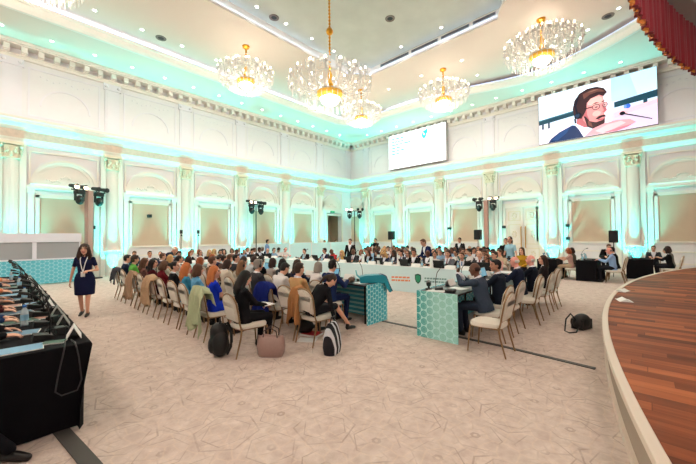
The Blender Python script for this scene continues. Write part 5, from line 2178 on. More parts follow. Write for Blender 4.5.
for i, (y, pose, kw) in enumerate(A1):
    lab = kw.pop('label')
    sit(lab, pose, 2.42 if i == 0 else 2.47, y, rnd.uniform(-0.06, 0.06) if i else -0.05, cdx=0.09 if i == 0 else 0.04, chairlabel='cream banquet chair in the nearest left row, %s from the black backpack end' % ORD[i], cgroup=CG[1], **kw)
coat('pale green coat hung over the chair of the blue dress woman', 2.53, 5.40, 0.05, (0.72, 0.76, 0.62), 0.66, seed=2)
coat('tan coat over the chair of the maroon sweater woman', 2.53, 7.95, 0.0, (0.72, 0.60, 0.48), 0.62, seed=3)
coat('beige coat over a chair in the nearest row, near the brown haired woman', 2.53, 9.3, 0.0, (0.66, 0.54, 0.44), 0.64, seed=4)
coat('dark grey coat over the leftmost chair of the nearest row', 2.53, 10.95, 0.0, (0.24, 0.24, 0.26), 0.35, seed=5)
# second row: seat centre X = 3.52
A2 = [
    (3.92, 'bend', dict(label='dark haired woman in black bending down to her striped bag', top=BLK, garment='jacket', hair=('ponytail', 'dark brown'), fem=True, fine=True, bottom=(0.10, 0.10, 0.13), bkind='skirt')),
    (4.42, 'lap', dict(label='man with short dark hair in a tan jacket', top=TAN, garment='jacket', hair=('short', 'dark brown'), fine=True)),
    (5.02, 'read', dict(label='dark haired man in a white shirt left of the tan jacket', top=WHT, garment='shirt', hair=('short', 'black'))),
    (5.72, 'lap', dict(label='man with curly grey hair and headset in a dark grey suit', top=(0.24, 0.24, 0.25), garment='jacket', hair=('curlyshort', 'grey'), extras=('headset',), fine=True)),
    (6.35, 'lap', dict(label='woman with light brown hair in a cream top with headset', top=(0.83, 0.78, 0.72), garment='shirt', hair=('long', 'light brown'), fem=True, extras=('headset',))),
    (7.05, 'write', dict(label='dark haired person in a cream jacket in the second row', top=(0.86, 0.80, 0.74), garment='jacket', hair=('bob', 'dark brown'), fem=True)),
    (7.75, 'lap', dict(label='person in a brown top, left of the cream jacket in the second row', top=(0.42, 0.30, 0.22), garment='shirt', hair=('short', 'brown'))),
    (8.45, 'lap', dict(label='person with auburn hair in a white top in the second row', top=WHT, garment='shirt', hair=('bob', 'auburn'), fem=True)),
    (9.2, 'lapL', dict(label='dark haired woman in a magenta top in the second row', top=(0.62, 0.10, 0.30), garment='shirt', hair=('bob', 'dark brown'), fem=True)),
    (9.9, 'lap', dict(label='woman with a dark ponytail in a white blouse in the second row', top=WHT, garment='shirt', hair=('ponytail', 'black'), fem=True)),
    (10.6, 'lap', dict(label='woman with blonde hair in a patterned pale top in the second row', top=(0.80, 0.66, 0.52), garment='shirt', hair=('long', 'blonde'), fem=True)),
    (11.3, 'lap', dict(label='man with brown hair in a navy jacket at the left end of the second row', top=NAVYC, garment='jacket', hair=('short', 'brown'))),
]
for i, (y, pose, kw) in enumerate(A2):
    lab = kw.pop('label')
    sit(lab, pose, 3.50 if i else 3.36, y, rnd.uniform(-0.06, 0.06) if i > 1 else 0.0, cdx=0.01 if i else 0.13, chairlabel='cream banquet chair in the second left row, %s from the striped bag end' % ORD[i], cgroup=CG[2], **kw)
coat('camel coat over the chair of the tan jacket man', 3.52, 4.10, 0.0, (0.66, 0.47, 0.30), 0.50, w=0.13, seed=7)
coat('royal blue coat over the chair of the white shirt man', 3.52, 5.02, 0.0, (0.05, 0.12, 0.42), 0.70, seed=8)
# row at the left conference table: seat centre X = 4.32
A3 = [
    (4.52, 'type', dict(label='man with black hair and headset in a blue suit at the table end', top=(0.10, 0.17, 0.34), bottom=(0.08, 0.13, 0.30), garment='jacket', hair=('short', 'black'), extras=('headset',), fine=True)),
    (5.05, 'lean', dict(label='person with grey brown hair in a white top leaning on the left table', top=(0.90, 0.88, 0.88), garment='shirt', hair=('bob', 'grey'), fem=True)),
    (5.56, 'typeR', dict(label='woman with long brown hair in a navy jacket at the left table', top=(0.10, 0.12, 0.22), garment='jacket', hair=('long', 'dark brown'), fem=True, fine=True)),
]
for i, (px, gar, col, hr, fem, ex, pose) in enumerate((
        (284, 'jacket', (0.16, 0.17, 0.20), ('bob', 'black'), True, (), 'type'), (274, 'shirt', (0.66, 0.62, 0.60), ('bob', 'dark brown'), True, (), 'type'),
        (262, 'jacket', BLK, ('short', 'black'), False, ('headset',), 'type'), (253, 'shirt', (0.75, 0.78, 0.80), ('short', 'dark brown'), False, (), 'read'),
        (245, 'shirt', WHT, ('long', 'dark brown'), True, (), 'type'), (238, 'jacket', CHAR, ('short', 'black'), False, (), 'typeR'),
        (231, 'shirt', (0.55, 0.62, 0.72), ('short', 'brown'), False, (), 'type'), (225, 'jacket', (0.30, 0.22, 0.20), ('bun', 'dark brown'), True, (), 'type'),
        (219, 'jacket', NAVYC, ('short', 'black'), False, (), 'read'), (213.5, 'shirt', (0.85, 0.80, 0.78), ('bob', 'auburn'), True, (), 'type'))):
    nm = 'woman' if fem else 'man'
    A3.append((y_at(px, 4.45), pose, dict(label='%s in a %s, %s left of the navy jacket woman at the left table' % (nm, {'jacket': 'dark jacket', 'shirt': 'light shirt'}[gar], ORD[i]), top=col, garment=gar, hair=hr, fem=fem, extras=ex)))
for i, (y, pose, kw) in enumerate(A3):
    lab = kw.pop('label')
    sit(lab, pose, 4.32, y, 0.0, chairlabel='cream banquet chair at the left conference table, %s from its patterned end' % ORD[i], cgroup=CG[3], **kw)

# right table: facing +Y, seat centre Y = 1.78
B1 = [
    (5.40, 'fist', dict(label='bald man in a grey blue suit with raised clasped hands at the right table', top=(0.22, 0.27, 0.34), bottom=(0.18, 0.21, 0.28), hair=('balding', 'dark brown'), skin=2, fine=True)),
    (6.18, 'typeL', dict(label='man with black hair in a dark navy suit at the right table', top=(0.10, 0.14, 0.20), hair=('short', 'black'), skin=1, fine=True)),
    (7.45, 'type', dict(label='pink headed man with thin white hair in a navy suit, third at the right table', top=(0.09, 0.13, 0.22), hair=('balding', 'white'), skin=3, fine=True)),
    (8.0, 'typeup', dict(label='bald man in a black suit, fourth at the right table', top=(0.08, 0.10, 0.16), hair=('balding', 'white'), skin=3)),
]
for i, (x, pose, kw) in enumerate(B1):
    lab = kw.pop('label')
    person(lab, pose, x, 1.97 if i < 3 else 1.86, PI / 2, **kw)
    chair('cream banquet chair at the right table under a suited man, %s from the camera' % ORD[i], x + (0.10 if i == 0 else 0.0), (1.97 if i < 3 else 1.86) - 0.06, PI / 2, CG[4])
sit('dark haired woman in a dark jacket beyond the bald men on the right', 'lapL', 8.72, 1.80, PI / 2, (0.16, 0.13, 0.14), garment='jacket', hair=('long', 'dark brown'), fem=True, chairlabel='cream chair of the dark haired woman beyond the bald men', cgroup=CG[4])
chair('empty cream banquet chair in front on the right, nearest the camera', 4.84, 1.71, PI / 2, CG[4])
chair('empty cream chair in the right row between the seated men', 7.0, 1.78, PI / 2 + 0.06, CG[4])
chair('empty cream chair at the far end of the right row', 9.3, 1.92, PI / 2 - 0.1, CG[4])

# behind the white table and the audience beyond it, all facing the camera
PAL = [('jacket', BLK, 'black jacket'), ('jacket', NAVYC, 'navy suit'), ('jacket', CHAR, 'charcoal suit'), ('shirt', WHT, 'white shirt'), ('jacket', GREYC, 'grey jacket'), ('shirt', (0.86, 0.66, 0.62), 'pink shirt'), ('shirt', (0.55, 0.68, 0.80), 'pale blue shirt'), ('shirt', BEI, 'beige top'), ('jacket', (0.30, 0.24, 0.20), 'brown jacket'), ('shirt', (0.70, 0.20, 0.22), 'red top'), ('shirt', (0.20, 0.38, 0.36), 'green top')]
HM = [('short', 'black'), ('short', 'dark brown'), ('curlyshort', 'black'), ('balding', 'grey'), ('short', 'brown'), ('short', 'grey')]
HF = [('long', 'black'), ('wavy', 'dark brown'), ('bob', 'dark brown'), ('long', 'brown'), ('ponytail', 'black'), ('bob', 'auburn'), ('wavy', 'blonde')]


def crowd(pxs, place, what, cg, seed, poses, suits=0.5, px2=None, special={}, chairs=True):
    r = random.Random(seed)
    for i, px in enumerate(pxs):
        x, y, rz = place(px)
        fem = r.random() < 0.42
        pi = r.choice([0, 1, 2, 0, 1]) if r.random() < suits else r.randrange(3, len(PAL))
        h = r.choice(HF if fem else HM)
        pose = r.choice(poses)
        kw = dict(top=PAL[pi][1], garment=PAL[pi][0], hair=h, fem=fem, skin=r.choice([0, 0, 1, 1, 0, 2]), extras=r.choice([(), (), ('glasses',), ('headset',)]), tie=r.choice([None, (0.5, 0.1, 0.15), (0.1, 0.2, 0.45)]) if not fem else None)
        desc = PAL[pi][2]
        if i in special:
            sp = dict(special[i])
            desc = sp.pop('desc', desc)
            pose = sp.pop('pose', pose)
            kw.update(sp)
        lab = '%s haired %s in %s, %s from left, %s' % (kw['hair'][1] if kw['hair'][0] != 'balding' else 'balding', 'woman' if kw['fem'] else 'man', desc, ORD[i], what)
        sit(lab, pose, x, y, rz + r.uniform(-0.12, 0.12), chairlabel=('cream chair %s from left, %s' % (ORD[i], what)) if chairs else None, cgroup=cg, far=True, **kw)


TP = ['type', 'typeup', 'typeL', 'typeR', 'lean', 'read']
LP = ['lap', 'lapL', 'lapR', 'write']
fx = lambda x: (lambda px: (x, y_at(px, x), PI))
fy = lambda y: (lambda px: (x_at(px, y), y, -PI / 2))
crowd([308, 326, 334.5, 345.5, 355, 362, 370, 378, 386.5, 394.5, 402, 408.5, 414.5, 428.5, 435.5, 448, 464, 480, 489, 496], fx(9.55), 'first row behind white table', CG[5], 11, TP, 0.62,
      special={0: dict(desc='black suit', top=BLK, garment='jacket', fem=False, hair=('short', 'black'), skin=0), 3: dict(desc='yellow top', top=(0.86, 0.70, 0.40), garment='shirt', fem=True, hair=('wavy', 'blonde'), skin=0, extras=()),
               15: dict(desc='grey suit', top=GREYC, garment='jacket', fem=False, hair=('short', 'dark brown'), skin=0, pose='typeup'), 16: dict(desc='black suit', top=BLK, garment='jacket', fem=False, hair=('short', 'brown'), skin=0, tie=(0.3, 0.5, 0.7), pose='lean'),
               13: dict(desc='dark suit', top=CHAR, garment='jacket', fem=False, hair=('balding', 'dark brown'), skin=2, pose='typeup', extras=()), 17: dict(desc='dark grey suit', top=CHAR, garment='jacket', fem=False, hair=('balding', 'grey'), skin=0, tie=(0.5, 0.1, 0.15), pose='typeup')})
crowd([366, 374.5, 383, 391, 399, 406.5, 414, 433, 440.5, 448.5, 456, 463, 470, 477.5, 485, 493, 500], fx(11.1), 'second row behind white table', CG[6], 12, LP, 0.45)
crowd([370, 379, 388, 397, 404, 412, 437.5, 446, 452.5, 460.5, 467.5, 474, 481, 488, 499], fx(12.6), 'third row behind white table', CG[6], 13, LP, 0.4)
crowd([368, 376, 384.5, 394, 402, 408, 440, 455, 470, 478, 484.5], fx(14.2), 'last row before back wall', CG[6], 14, LP, 0.4)
crowd([149.5, 160, 178, 189, 200, 209, 218, 224, 235, 241.5, 250, 259, 265, 271, 277, 284], fy(13.75), 'far left row facing camera', CG[7], 21, TP, 0.5,
      special={0: dict(desc='dark jacket', top=(0.14, 0.16, 0.20), garment='jacket', hair=('short', 'black'), fem=False, skin=1), 2: dict(desc='grey jacket', top=GREYC, garment='jacket', hair=('short', 'dark brown'), fem=False, skin=0), 12: dict(desc='dark suit', top=BLK, garment='jacket', hair=('balding', 'grey'), fem=False, skin=0), 15: dict(desc='white shirt', top=WHT, garment='shirt', hair=('balding', 'white'), fem=False, skin=3)})
crowd([134, 174, 192, 199, 214, 222, 232, 239, 247, 254, 262], fy(14.9), 'rearmost far left row', CG[7], 22, LP, 0.55,
      special={0: dict(desc='dark teal shirt', top=(0.12, 0.24, 0.30), garment='shirt', hair=('short', 'brown'), fem=False, skin=1)})

# people on their feet
p = person('wavy haired woman in a navy dress with white lanyard, standing on the left', 'walk', 1.28, 9.1, R(-112), (0.08, 0.10, 0.24), garment='dress', hair=('wavy', 'dark brown'), fem=True, extras=('lanyard',), fine=True, k=0.925)
x = 9.9
person('man in a navy suit standing and leaning over the white table', 'standlean', 10.22, y_at(427, 10.0), R(150), (0.08, 0.14, 0.32), hair=('short', 'brown'), k=0.97, bottom=(0.07, 0.10, 0.20))
person('man in a dark suit standing behind the audience near the right loudspeaker', 'stand', 15.4, y_at(460, 15.4), PI, (0.10, 0.11, 0.14), hair=('short', 'black'), skin=1)
person('camera operator in black standing behind the rows left of the loudspeaker', 'standcam', 15.4, y_at(376, 15.4), PI, BLK, garment='shirt', hair=('short', 'black'), fine=False)
person('man in a dark suit standing at the left end of the white table', 'stand', 10.9, y_at(350.5, 10.9), R(200), BLK, hair=('short', 'black'))
person('man in a pale blue shirt standing with a dark backpack before the left wall', 'stand', x_at(267, 15.2), 15.2, R(-20), (0.50, 0.62, 0.80), garment='shirt', hair=('short', 'dark brown'), bottom=NAVYC)
person('bald man in navy bending over the far left end of the rows', 'standbent', x_at(167, 12.3) - 0.2, 12.35, R(-10), (0.08, 0.12, 0.22), garment='shirt', hair=('balding', 'white'), bottom=NAVYC)
person('woman in a light blue top standing behind the right side of the audience', 'stand', 12.6, y_at(510.5, 12.6), R(165), (0.62, 0.80, 0.88), garment='tee', hair=('ponytail', 'dark brown'), fem=True, bottom=CHAR, k=0.97)
person('person in a black top standing behind the light blue woman', 'stand', 13.6, y_at(506, 13.6), R(190), BLK, garment='shirt', hair=('short', 'black'), k=0.93)
sit('woman in a mustard top at the right end of the audience', 'lap', 12.3, y_at(522, 12.3), R(170), (0.72, 0.56, 0.16), garment='shirt', hair=('long', 'brown'), fem=True, chairlabel='chair of the woman in the mustard top', cgroup=CG[6], far=True, k=0.93)
for i, px in enumerate((324.5, 335.5)):
    person('head of a dark haired person just above the pale cyan partition, %s of two' % ('left' if i == 0 else 'right'), 'stand', x_at(px, 16.3, 241), 16.3, -PI / 2, CHAR, hair=('short', 'black'), k=0.90)
# people at the black desks on the right: they sit on the Y- side facing +Y
sit('woman with auburn hair in a pinkish top at the black desk near the door', 'type', 14.75, 2.12, PI / 2, (0.78, 0.62, 0.58), garment='tee', hair=('bob', 'auburn'), fem=True, bottom=(0.74, 0.66, 0.56), chairlabel='cream chair of the auburn haired woman at the black desk', cgroup=CG[4])
sit('woman with dark hair in a patterned top at the black desk near the door', 'type', 15.35, 2.10, PI / 2, (0.34, 0.32, 0.28), garment='tee', hair=('bob', 'dark brown'), fem=True, chairlabel='cream chair of the dark haired woman at the black desk', cgroup=CG[4])
sit('man with a reddish face in a light blue shirt at the middle black desk', 'type', 14.62, 0.88, PI / 2, (0.56, 0.68, 0.84), garment='shirt', hair=('balding', 'grey'), skin=3, chairlabel='cream chair of the light blue shirt man at the middle desk', cgroup=CG[4])
sit('person in black behind the light blue shirt man at the middle black desk', 'type', 15.4, 0.86, PI / 2, BLK, garment='jacket', hair=('short', 'black'), chairlabel='cream chair of the person in black at the middle desk', cgroup=CG[4])
person('dark haired person leaning between the middle and the rear black desk', 'standbent', 16.6, 1.25, R(200), BLK, garment='jacket', hair=('short', 'brown'), k=0.88)
sit('man with brown hair at the black desk beside the stage', 'type', 17.98, y_at(653.5, 17.9), PI, CHAR, garment='jacket', hair=('short', 'brown'), skin=0, chairlabel='cream chair of the brown haired man beside the stage', cgroup=CG[4])
sit('woman with dark hair in black at the desk beside the stage', 'type', 16.55, -0.60, PI / 2, BLK, garment='jacket', hair=('bob', 'dark brown'), fem=True, chairlabel='cream chair of the woman in black beside the stage', cgroup=CG[4])
sit('dark haired person in a grey top, rightmost at the desk beside the stage', 'type', 17.25, -0.66, PI / 2, (0.50, 0.48, 0.46), garment='tee', hair=('bob', 'dark brown'), chairlabel='cream chair of the grey top person beside the stage', cgroup=CG[4])
# people at the left draped table, mostly outside the frame, arms on the cloth
for i, (y, col, sk, lab) in enumerate(((4.40, BLK, 0, 'nearest person in black with hands on the left draped table'), (5.10, (0.16, 0.24, 0.40), 0, 'person in a dark blue sleeve, second at the left draped table'), (5.95, (0.30, 0.12, 0.14), 0, 'person in dark red, third at the left draped table'), (6.85, (0.6, 0.5, 0.45), 1, 'person in a beige sleeve, fourth at the left draped table'), (8.0, (0.85, 0.5, 0.35), 0, 'person in an orange sleeve, fifth at the left draped table'), (9.2, (0.25, 0.25, 0.3), 0, 'person in grey, sixth at the left draped table'), (10.4, (0.85, 0.55, 0.4), 0, 'person in salmon, seventh at the left draped table'))):
    P = person(lab, 'reach%d' % (i % 3), -0.60, y, 0.0, col, garment='jacket' if i == 0 else 'shirt', hair=('short', 'dark brown'), skin=sk, fine=True, bottom=BLK)
    chair('cream chair at the left draped table, %s from the camera' % ORD[i], -0.63, y, 0, 'cream chairs at the left draped table')
person('person in dark trousers and black flat shoes whose foot shows in the lower left corner', 'foot', -0.62, 3.28, R(5), BLK, garment='shirt', hair=('short', 'dark brown'), bottom=(0.07, 0.07, 0.10), fine=True)
chair('cream chair just outside the lower left corner', -0.64, 3.26, R(5), 'cream chairs at the left draped table')
# ------------------------------------------------------------------ things on tables and on the carpet
def laptop(label, x, y, z, rz, group=None, lit=False):
    o = thing('laptop', label, 'laptop', (x, y, z), rz, group)
    if 'laptop' not in _cache:
        mb = MB()
        mb.box((0.0, 0, 0.009), (0.23, 0.33, 0.016))
        a = mb.mesh('base', DARK)
        mb = MB()
        mb.box((0, 0, 0.11), (0.010, 0.33, 0.22))
        b = mb.mesh('screen_lid', DARK)
        mb = MB()
        mb.box((-0.0055, 0, 0.115), (0.002, 0.30, 0.18))
        c = mb.mesh('display', mat('display_blue', (0.25, 0.45, 0.55), 0.2, emit=(0.45, 0.65, 0.75), estr=0.5))
        _cache['laptop'] = (a, b, c)
    a, b, c = _cache['laptop']
    link('base', a, o)
    l = link('screen_lid', b, o)
    l.location = (0.115, 0, 0.016)
    l.rotation_euler = (0, R(18), 0)
    link('display', c, l)
    return o


def placard(label, x, y, z, rz, group, w=0.27, color=None):
    """A folded name card standing like a tent."""
    k = 'placard%.2f' % w
    if k not in _cache:
        mb = MB()
        mb.prism([(-0.055, 0), (0, 0.11), (0.055, 0), (0.050, 0), (0, 0.10), (-0.050, 0)], -w / 2, w / 2, 0, lambda a, b, h: (a, h, b))
        _cache[k] = mb.mesh('name_card', PAPER)
        fix_normals(_cache[k])
    o = link('name_card', _cache[k])
    o.location = (x, y, z)
    o.rotation_euler = (0, 0, rz)
    if color:
        face_on(o, 0, color)
    return tag(o, label, 'name card', group)


def bottle(label, x, y, z, group, cap=(0.3, 0.5, 0.75), h=0.22):
    o = thing('water_bottle', label, 'bottle', (x, y, z), 0, group)
    if 'bottle' not in _cache:
        mb = MB()
        mb.lathe([(0, 0), (0.031, 0.002), (0.033, 0.02), (0.031, 0.07), (0.033, 0.13), (0.028, 0.16), (0.013, 0.19), (0.013, 0.20)], n=12)
        m = mat('clear_plastic', (0.85, 0.92, 0.95), 0.1)
        m.node_tree.nodes['Principled BSDF'].inputs['Alpha'].default_value = 0.55
        a = mb.mesh('bottle_body', m, True)
        mb = MB()
        mb.tube([(0, 0, 0.195), (0, 0, 0.22)], 0.016, 10)
        b = mb.mesh('cap', BLACK, True)
        mb = MB()
        mb.lathe([(0.0335, 0.06), (0.0335, 0.12)], n=12)
        c = mb.mesh('sleeve', mat('bottle_sleeve', (0.55, 0.75, 0.85), 0.5), True)
        _cache['bottle'] = (a, b, c)
    a, b, c = _cache['bottle']
    link('bottle_body', a, o)
    face_on(link('cap', b, o), 0, mat('cap_%02x' % int(cap[0] * 255), cap, 0.4))
    link('sleeve', c, o)
    return o


def microphone(label, x, y, z, rz, group, tall=1.0):
    """Gooseneck microphone on a console with a small speaker grille."""
    o = thing('microphone', label, 'microphone', (x, y, z), rz, group)
    if 'mic' not in _cache:
        mb = MB()
        mb.prism([(-0.07, 0), (0.07, 0), (0.07, 0.03), (-0.06, 0.055)], -0.065, 0.065, 0, lambda a, b, h: (a, h, b))
        a = mb.mesh('console', BLACK)
        mb = MB()
        mb.tube([(0.05, 0, 0.03), (0.055, 0, 0.16), (0.03, 0, 0.29), (-0.04, 0, 0.39), (-0.09, 0, 0.42)], 0.006, 8)
        b = mb.mesh('gooseneck', DARK, True)
        mb = MB()
        mb.tube([(-0.085, 0, 0.417), (-0.10, 0, 0.424), (-0.15, 0, 0.438), (-0.155, 0, 0.439)], (0.008, 0.014, 0.014, 0.008), 8)
        c = mb.mesh('capsule', BLACK, True)
        for q in (a, b, c):
            fix_normals(q)
        _cache['mic'] = (a, b, c)
    a, b, c = _cache['mic']
    link('console', a, o)
    g = link('gooseneck', b, o)
    link('capsule', c, g)
    return o


def booklet(label, x, y, z, rz, color, group, size=(0.21, 0.29), name='booklet', th=0.008):
    o = thing(name, label, 'booklet' if name == 'booklet' else 'tablet' if name == 'tablet' else 'paper', (x, y, z), rz, group)
    mb = MB()
    mb.box((0, 0, th / 2), (size[0], size[1], th))
    mb.build('pages' if name != 'tablet' else 'case', PAPER if name != 'tablet' else BLACK, o, bevel=0.0015)
    mb = MB()
    mb.box((0, 0, th + 0.0008), (size[0] * 0.96, size[1] * 0.96, 0.0012))
    mb.build('cover' if name != 'tablet' else 'display', mat('cover_%02x%02x%02x' % tuple(int(255 * v) for v in color), color, 0.4), o)
    return o


r3 = random.Random(9)
# the left draped table: for each seat a booklet, a tablet, a microphone, a receiver with headset, a card and a bottle
COV = [((0.45, 0.66, 0.80), 'pale blue'), ((0.34, 0.50, 0.62), 'grey blue'), ((0.16, 0.32, 0.25), 'dark green'), ((0.24, 0.36, 0.46), 'slate'), ((0.62, 0.42, 0.36), 'salmon'), ((0.12, 0.30, 0.45), 'blue')]
TZ = 0.755
ys = [3.86 + 0.66 * i for i in range(12)]
for i, y in enumerate(ys):
    n = ORD[i]
    c, cn = COV[i % 6]
    booklet('%s booklet on the left draped table, %s from its near end' % (cn, n), 0.12 + r3.uniform(-0.05, 0.05), y - 0.06, TZ, R(90) + r3.uniform(-0.2, 0.2), c, 'booklets on the left draped table')
    if i % 2 == 0:
        c, cn = COV[(i + 2) % 6]
        booklet('small %s booklet beside a console on the left draped table, %s seat' % (cn, n), 0.33, y - 0.02, TZ, R(80) + r3.uniform(-0.3, 0.3), c, 'small booklets on the left draped table', (0.11, 0.16))
    booklet('black tablet on the left draped table, %s from its near end' % n, -0.14, y + 0.16, TZ, R(90) + r3.uniform(-0.15, 0.15), (0.22, 0.30, 0.33), 'tablets on the left draped table', (0.19, 0.27), 'tablet')
    microphone('black gooseneck microphone on the left draped table, %s from near end' % n, 0.30 + r3.uniform(-0.03, 0.03), y + 0.22, TZ, r3.uniform(-0.3, 0.3), 'microphones on the left draped table')
    placard('grey name card, %s from the near end of the left draped table' % n, 0.46 + r3.uniform(-0.02, 0.02), y + 0.08, TZ, r3.uniform(-0.15, 0.15), 'name cards on the left draped table', 0.22, mat('card_grey', (0.55, 0.56, 0.55), 0.6) if i % 3 else None)
    if i % 3 == 1: bottle('water bottle on the left draped table, %s seat from near end' % n, 0.20 + r3.uniform(-0.04, 0.06), y + 0.33, TZ, 'water bottles on the left draped table', r3.choice([(0.2, 0.45, 0.75), (0.5, 0.08, 0.12), (0.15, 0.5, 0.55)]))
    o = thing('headset_receiver', 'black receiver with headset on the left draped table, %s from near end' % n, 'receiver', (0.40, y + 0.30, TZ), r3.uniform(-0.8, 0.8), 'receivers on the left draped table')
    mb = MB()
    mb.box((0, 0, 0.035), (0.07, 0.11, 0.07))
    mb.build('receiver_box', BLACK, o, bevel=0.008)
    mb = MB()
    mb.tube([(-0.02 + 0.07 * math.cos(t), 0.10 + 0.075 * math.sin(t), 0.02 + 0.03 * abs(math.sin(t))) for t in [R(20) + R(320) * k / 14 for k in range(15)]], 0.007, 6)
    hs = mb.build('headband', BLACK, o, True)
    mb = MB()
    for sg in (1, -1):
        mb.ell((0.05, 0.10 + sg * 0.035, 0.028), (0.032, 0.018, 0.026), 10, 8)
    mb.build('ear_cushion', DARK, hs, True)
o = tag(link('headset_cable', None), 'grey headset cable hanging down the front of the left draped table', 'cable')
mb = MB()
mb.tube([(0.40, 3.80, TZ + 0.01), (0.385, 3.66, TZ + 0.012), (0.375, 3.612, TZ - 0.02), (0.34, 3.61, 0.55), (0.32, 3.61, 0.40), (0.36, 3.605, 0.36), (0.46, 3.605, 0.37), (0.49, 3.61, 0.45), (0.47, 3.612, 0.65), (0.455, 3.618, TZ - 0.02), (0.45, 3.66, TZ + 0.012), (0.44, 3.80, TZ + 0.01)], 0.006, 6)
bpy.data.objects.remove(o)
tag(mb.build('headset_cable', mat('cable_grey', (0.16, 0.16, 0.18), 0.5), None, True), 'dark headset cable looping down the front of the left draped table', 'cable')

# white conference table: cards towards the middle, laptops, bottles and white card posts
gy = lambda px, x: y_at(px, x, 264)
for i, px in enumerate((296, 312, 327, 343, 372, 388, 416, 450, 466)):
    placard('white name card on the white table, %s from the left' % ORD[i], 8.53, gy(px, 8.53), 0.755, 0, 'white name cards on the white table', 0.30)
for i, px in enumerate((318, 334, 350, 381, 406, 441, 473, 486)):
    laptop('dark laptop on the white table, %s from the left' % ORD[i], 8.74, gy(px, 8.74), 0.755, PI, 'laptops on the white table')
for i, px in enumerate((363, 378.5, 398.5, 431.5)):
    o = thing('card_post', 'white upright card post on the white table, %s from the left' % ORD[i], 'sign', (8.60, gy(px, 8.60), 0.755), 0, 'white card posts on the white table')
    mb = MB()
    mb.box((0, 0, 0.17), (0.04, 0.10, 0.32))
    mb.build('upright', PAPER, o, bevel=0.006)
    mb = MB()
    mb.box((0, 0, 0.006), (0.12, 0.14, 0.012))
    mb.build('foot_plate', PAPER, o, bevel=0.003)
for i, px in enumerate((303, 322, 340, 368, 392, 422, 445, 458, 480)):
    bottle('water bottle on the white table, %s from the left' % ORD[i], 8.66, gy(px, 8.66), 0.755, 'water bottles on the white table')
for i, px in enumerate((307, 331, 358, 384, 411, 437, 461)):
    microphone('gooseneck microphone on the white table, %s from the left' % ORD[i], 8.86, gy(px, 8.86) + 0.1, 0.755, PI, 'microphones on the white table')
# left conference table
for i in range(8):
    y = 4.25 + 0.66 * i
    laptop('dark laptop on the left conference table, %s from its patterned end' % ORD[i], 4.97, y + 0.28, 0.752, 0, 'laptops on the left conference table') if i % 2 else None
    placard('white name card on the left conference table, %s from its patterned end' % ORD[i], 5.20, y - 0.12, 0.752, 0, 'white name cards on the left conference table')
    booklet('white papers on the left conference table, %s from its patterned end' % ORD[i], 4.90, y - 0.05, 0.752, r3.uniform(-0.3, 0.3), (0.92, 0.92, 0.92), 'papers on the left conference table', name='paper_sheets', th=0.004)
    microphone('gooseneck microphone on the left conference table, %s from its patterned end' % ORD[i], 5.10, y + 0.12, 0.752, 0, 'microphones on the left conference table')
o = thing('leather_pouch', 'brown pouch lying on the left conference table near the papers', 'pouch', (4.86, 4.42, 0.752), 0.4)
mb = MB()
mb.ell((0, 0, 0.055), (0.10, 0.07, 0.055), 16, 10)
mb.build('pouch_body', mat('brown_leather', (0.42, 0.33, 0.28), 0.6), o, True)
mb = MB()
mb.tube([(-0.08, 0.0, 0.085), (0.0, 0.0, 0.112), (0.08, 0.0, 0.085)], 0.006, 6)
mb.build('zip', DARK, o, True)
# teal tote bag lying over the end of the left table
o = thing('tote_bag', 'teal tote bag with a loop handle lying over the end of the left conference table', 'bag', (5.06, 4.10, 0.755), R(-47))
mb = MB()
prof = [(-0.20, 0.0), (-0.21, 0.12), (-0.10, 0.15), (0.06, 0.16), (0.22, 0.165), (0.31, 0.13), (0.36, 0.0), (0.43, -0.16), (0.38, -0.19), (0.31, -0.08), (0.285, 0.0)]
mb.prism(prof, -0.13, 0.13, 0, lambda a, b, h: (a, h, b))
mb.build('bag_body', mat('tote_teal', (0.05, 0.55, 0.63), 0.5, noise=0.12, nscale=8), o, bevel=0.012)
mb = MB()
mb.prism([(0.10, 0.152), (0.235, 0.172), (0.325, 0.135), (0.375, 0.0), (0.445, -0.16), (0.433, -0.165), (0.362, -0.005), (0.312, 0.125), (0.23, 0.158), (0.10, 0.14)], -0.10, 0.10, 0, lambda a, b, h: (a, h, b))
mb.build('printed_flap', mat('tote_navy', (0.04, 0.22, 0.36), 0.5), o)
mb = MB()
mb.tube([(-0.20, -0.06, 0.10), (-0.26, -0.06, 0.15), (-0.28, -0.05, 0.24), (-0.28, 0.05, 0.24), (-0.26, 0.06, 0.15), (-0.20, 0.06, 0.10)], 0.014, 8)
mb.build('loop_handle', mat('tote_handle', (0.35, 0.70, 0.74), 0.5), o, True)
# right conference table
TZ2 = 0.752
microphone('tall black gooseneck microphone at the near end of the right table', 5.10, 2.62, TZ2, PI / 2 + 0.5, None)
microphone('second gooseneck microphone along the right table', 6.15, 2.64, TZ2, PI / 2, 'microphones on the right table')
microphone('third gooseneck microphone along the right table', 7.2, 2.64, TZ2, PI / 2, 'microphones on the right table')
o = thing('headset_receiver', 'black receiver box at the near end of the right table', 'receiver', (4.98, 2.36, TZ2), 0.3)
mb = MB()
mb.box((0, 0, 0.025), (0.20, 0.15, 0.05))
mb.build('receiver_box', BLACK, o, bevel=0.01)
mb = MB()
mb.box((0.02, 0, 0.053), (0.10, 0.08, 0.006))
mb.build('keypad', DARK, o)
o = thing('webcam', 'black document camera at the near left corner of the right table', 'camera', (5.02, 2.77, TZ2), 0.5)
mb = MB()
mb.lathe([(0, 0), (0.06, 0), (0.06, 0.02), (0.02, 0.03), (0.015, 0.09), (0, 0.09)], n=14)
mb.build('base', BLACK, o, True)
mb = MB()
mb.tube([(-0.08, 0, 0.10), (0.06, 0, 0.11)], (0.04, 0.045), 12)
mb.build('lens_barrel', BLACK, o, True)
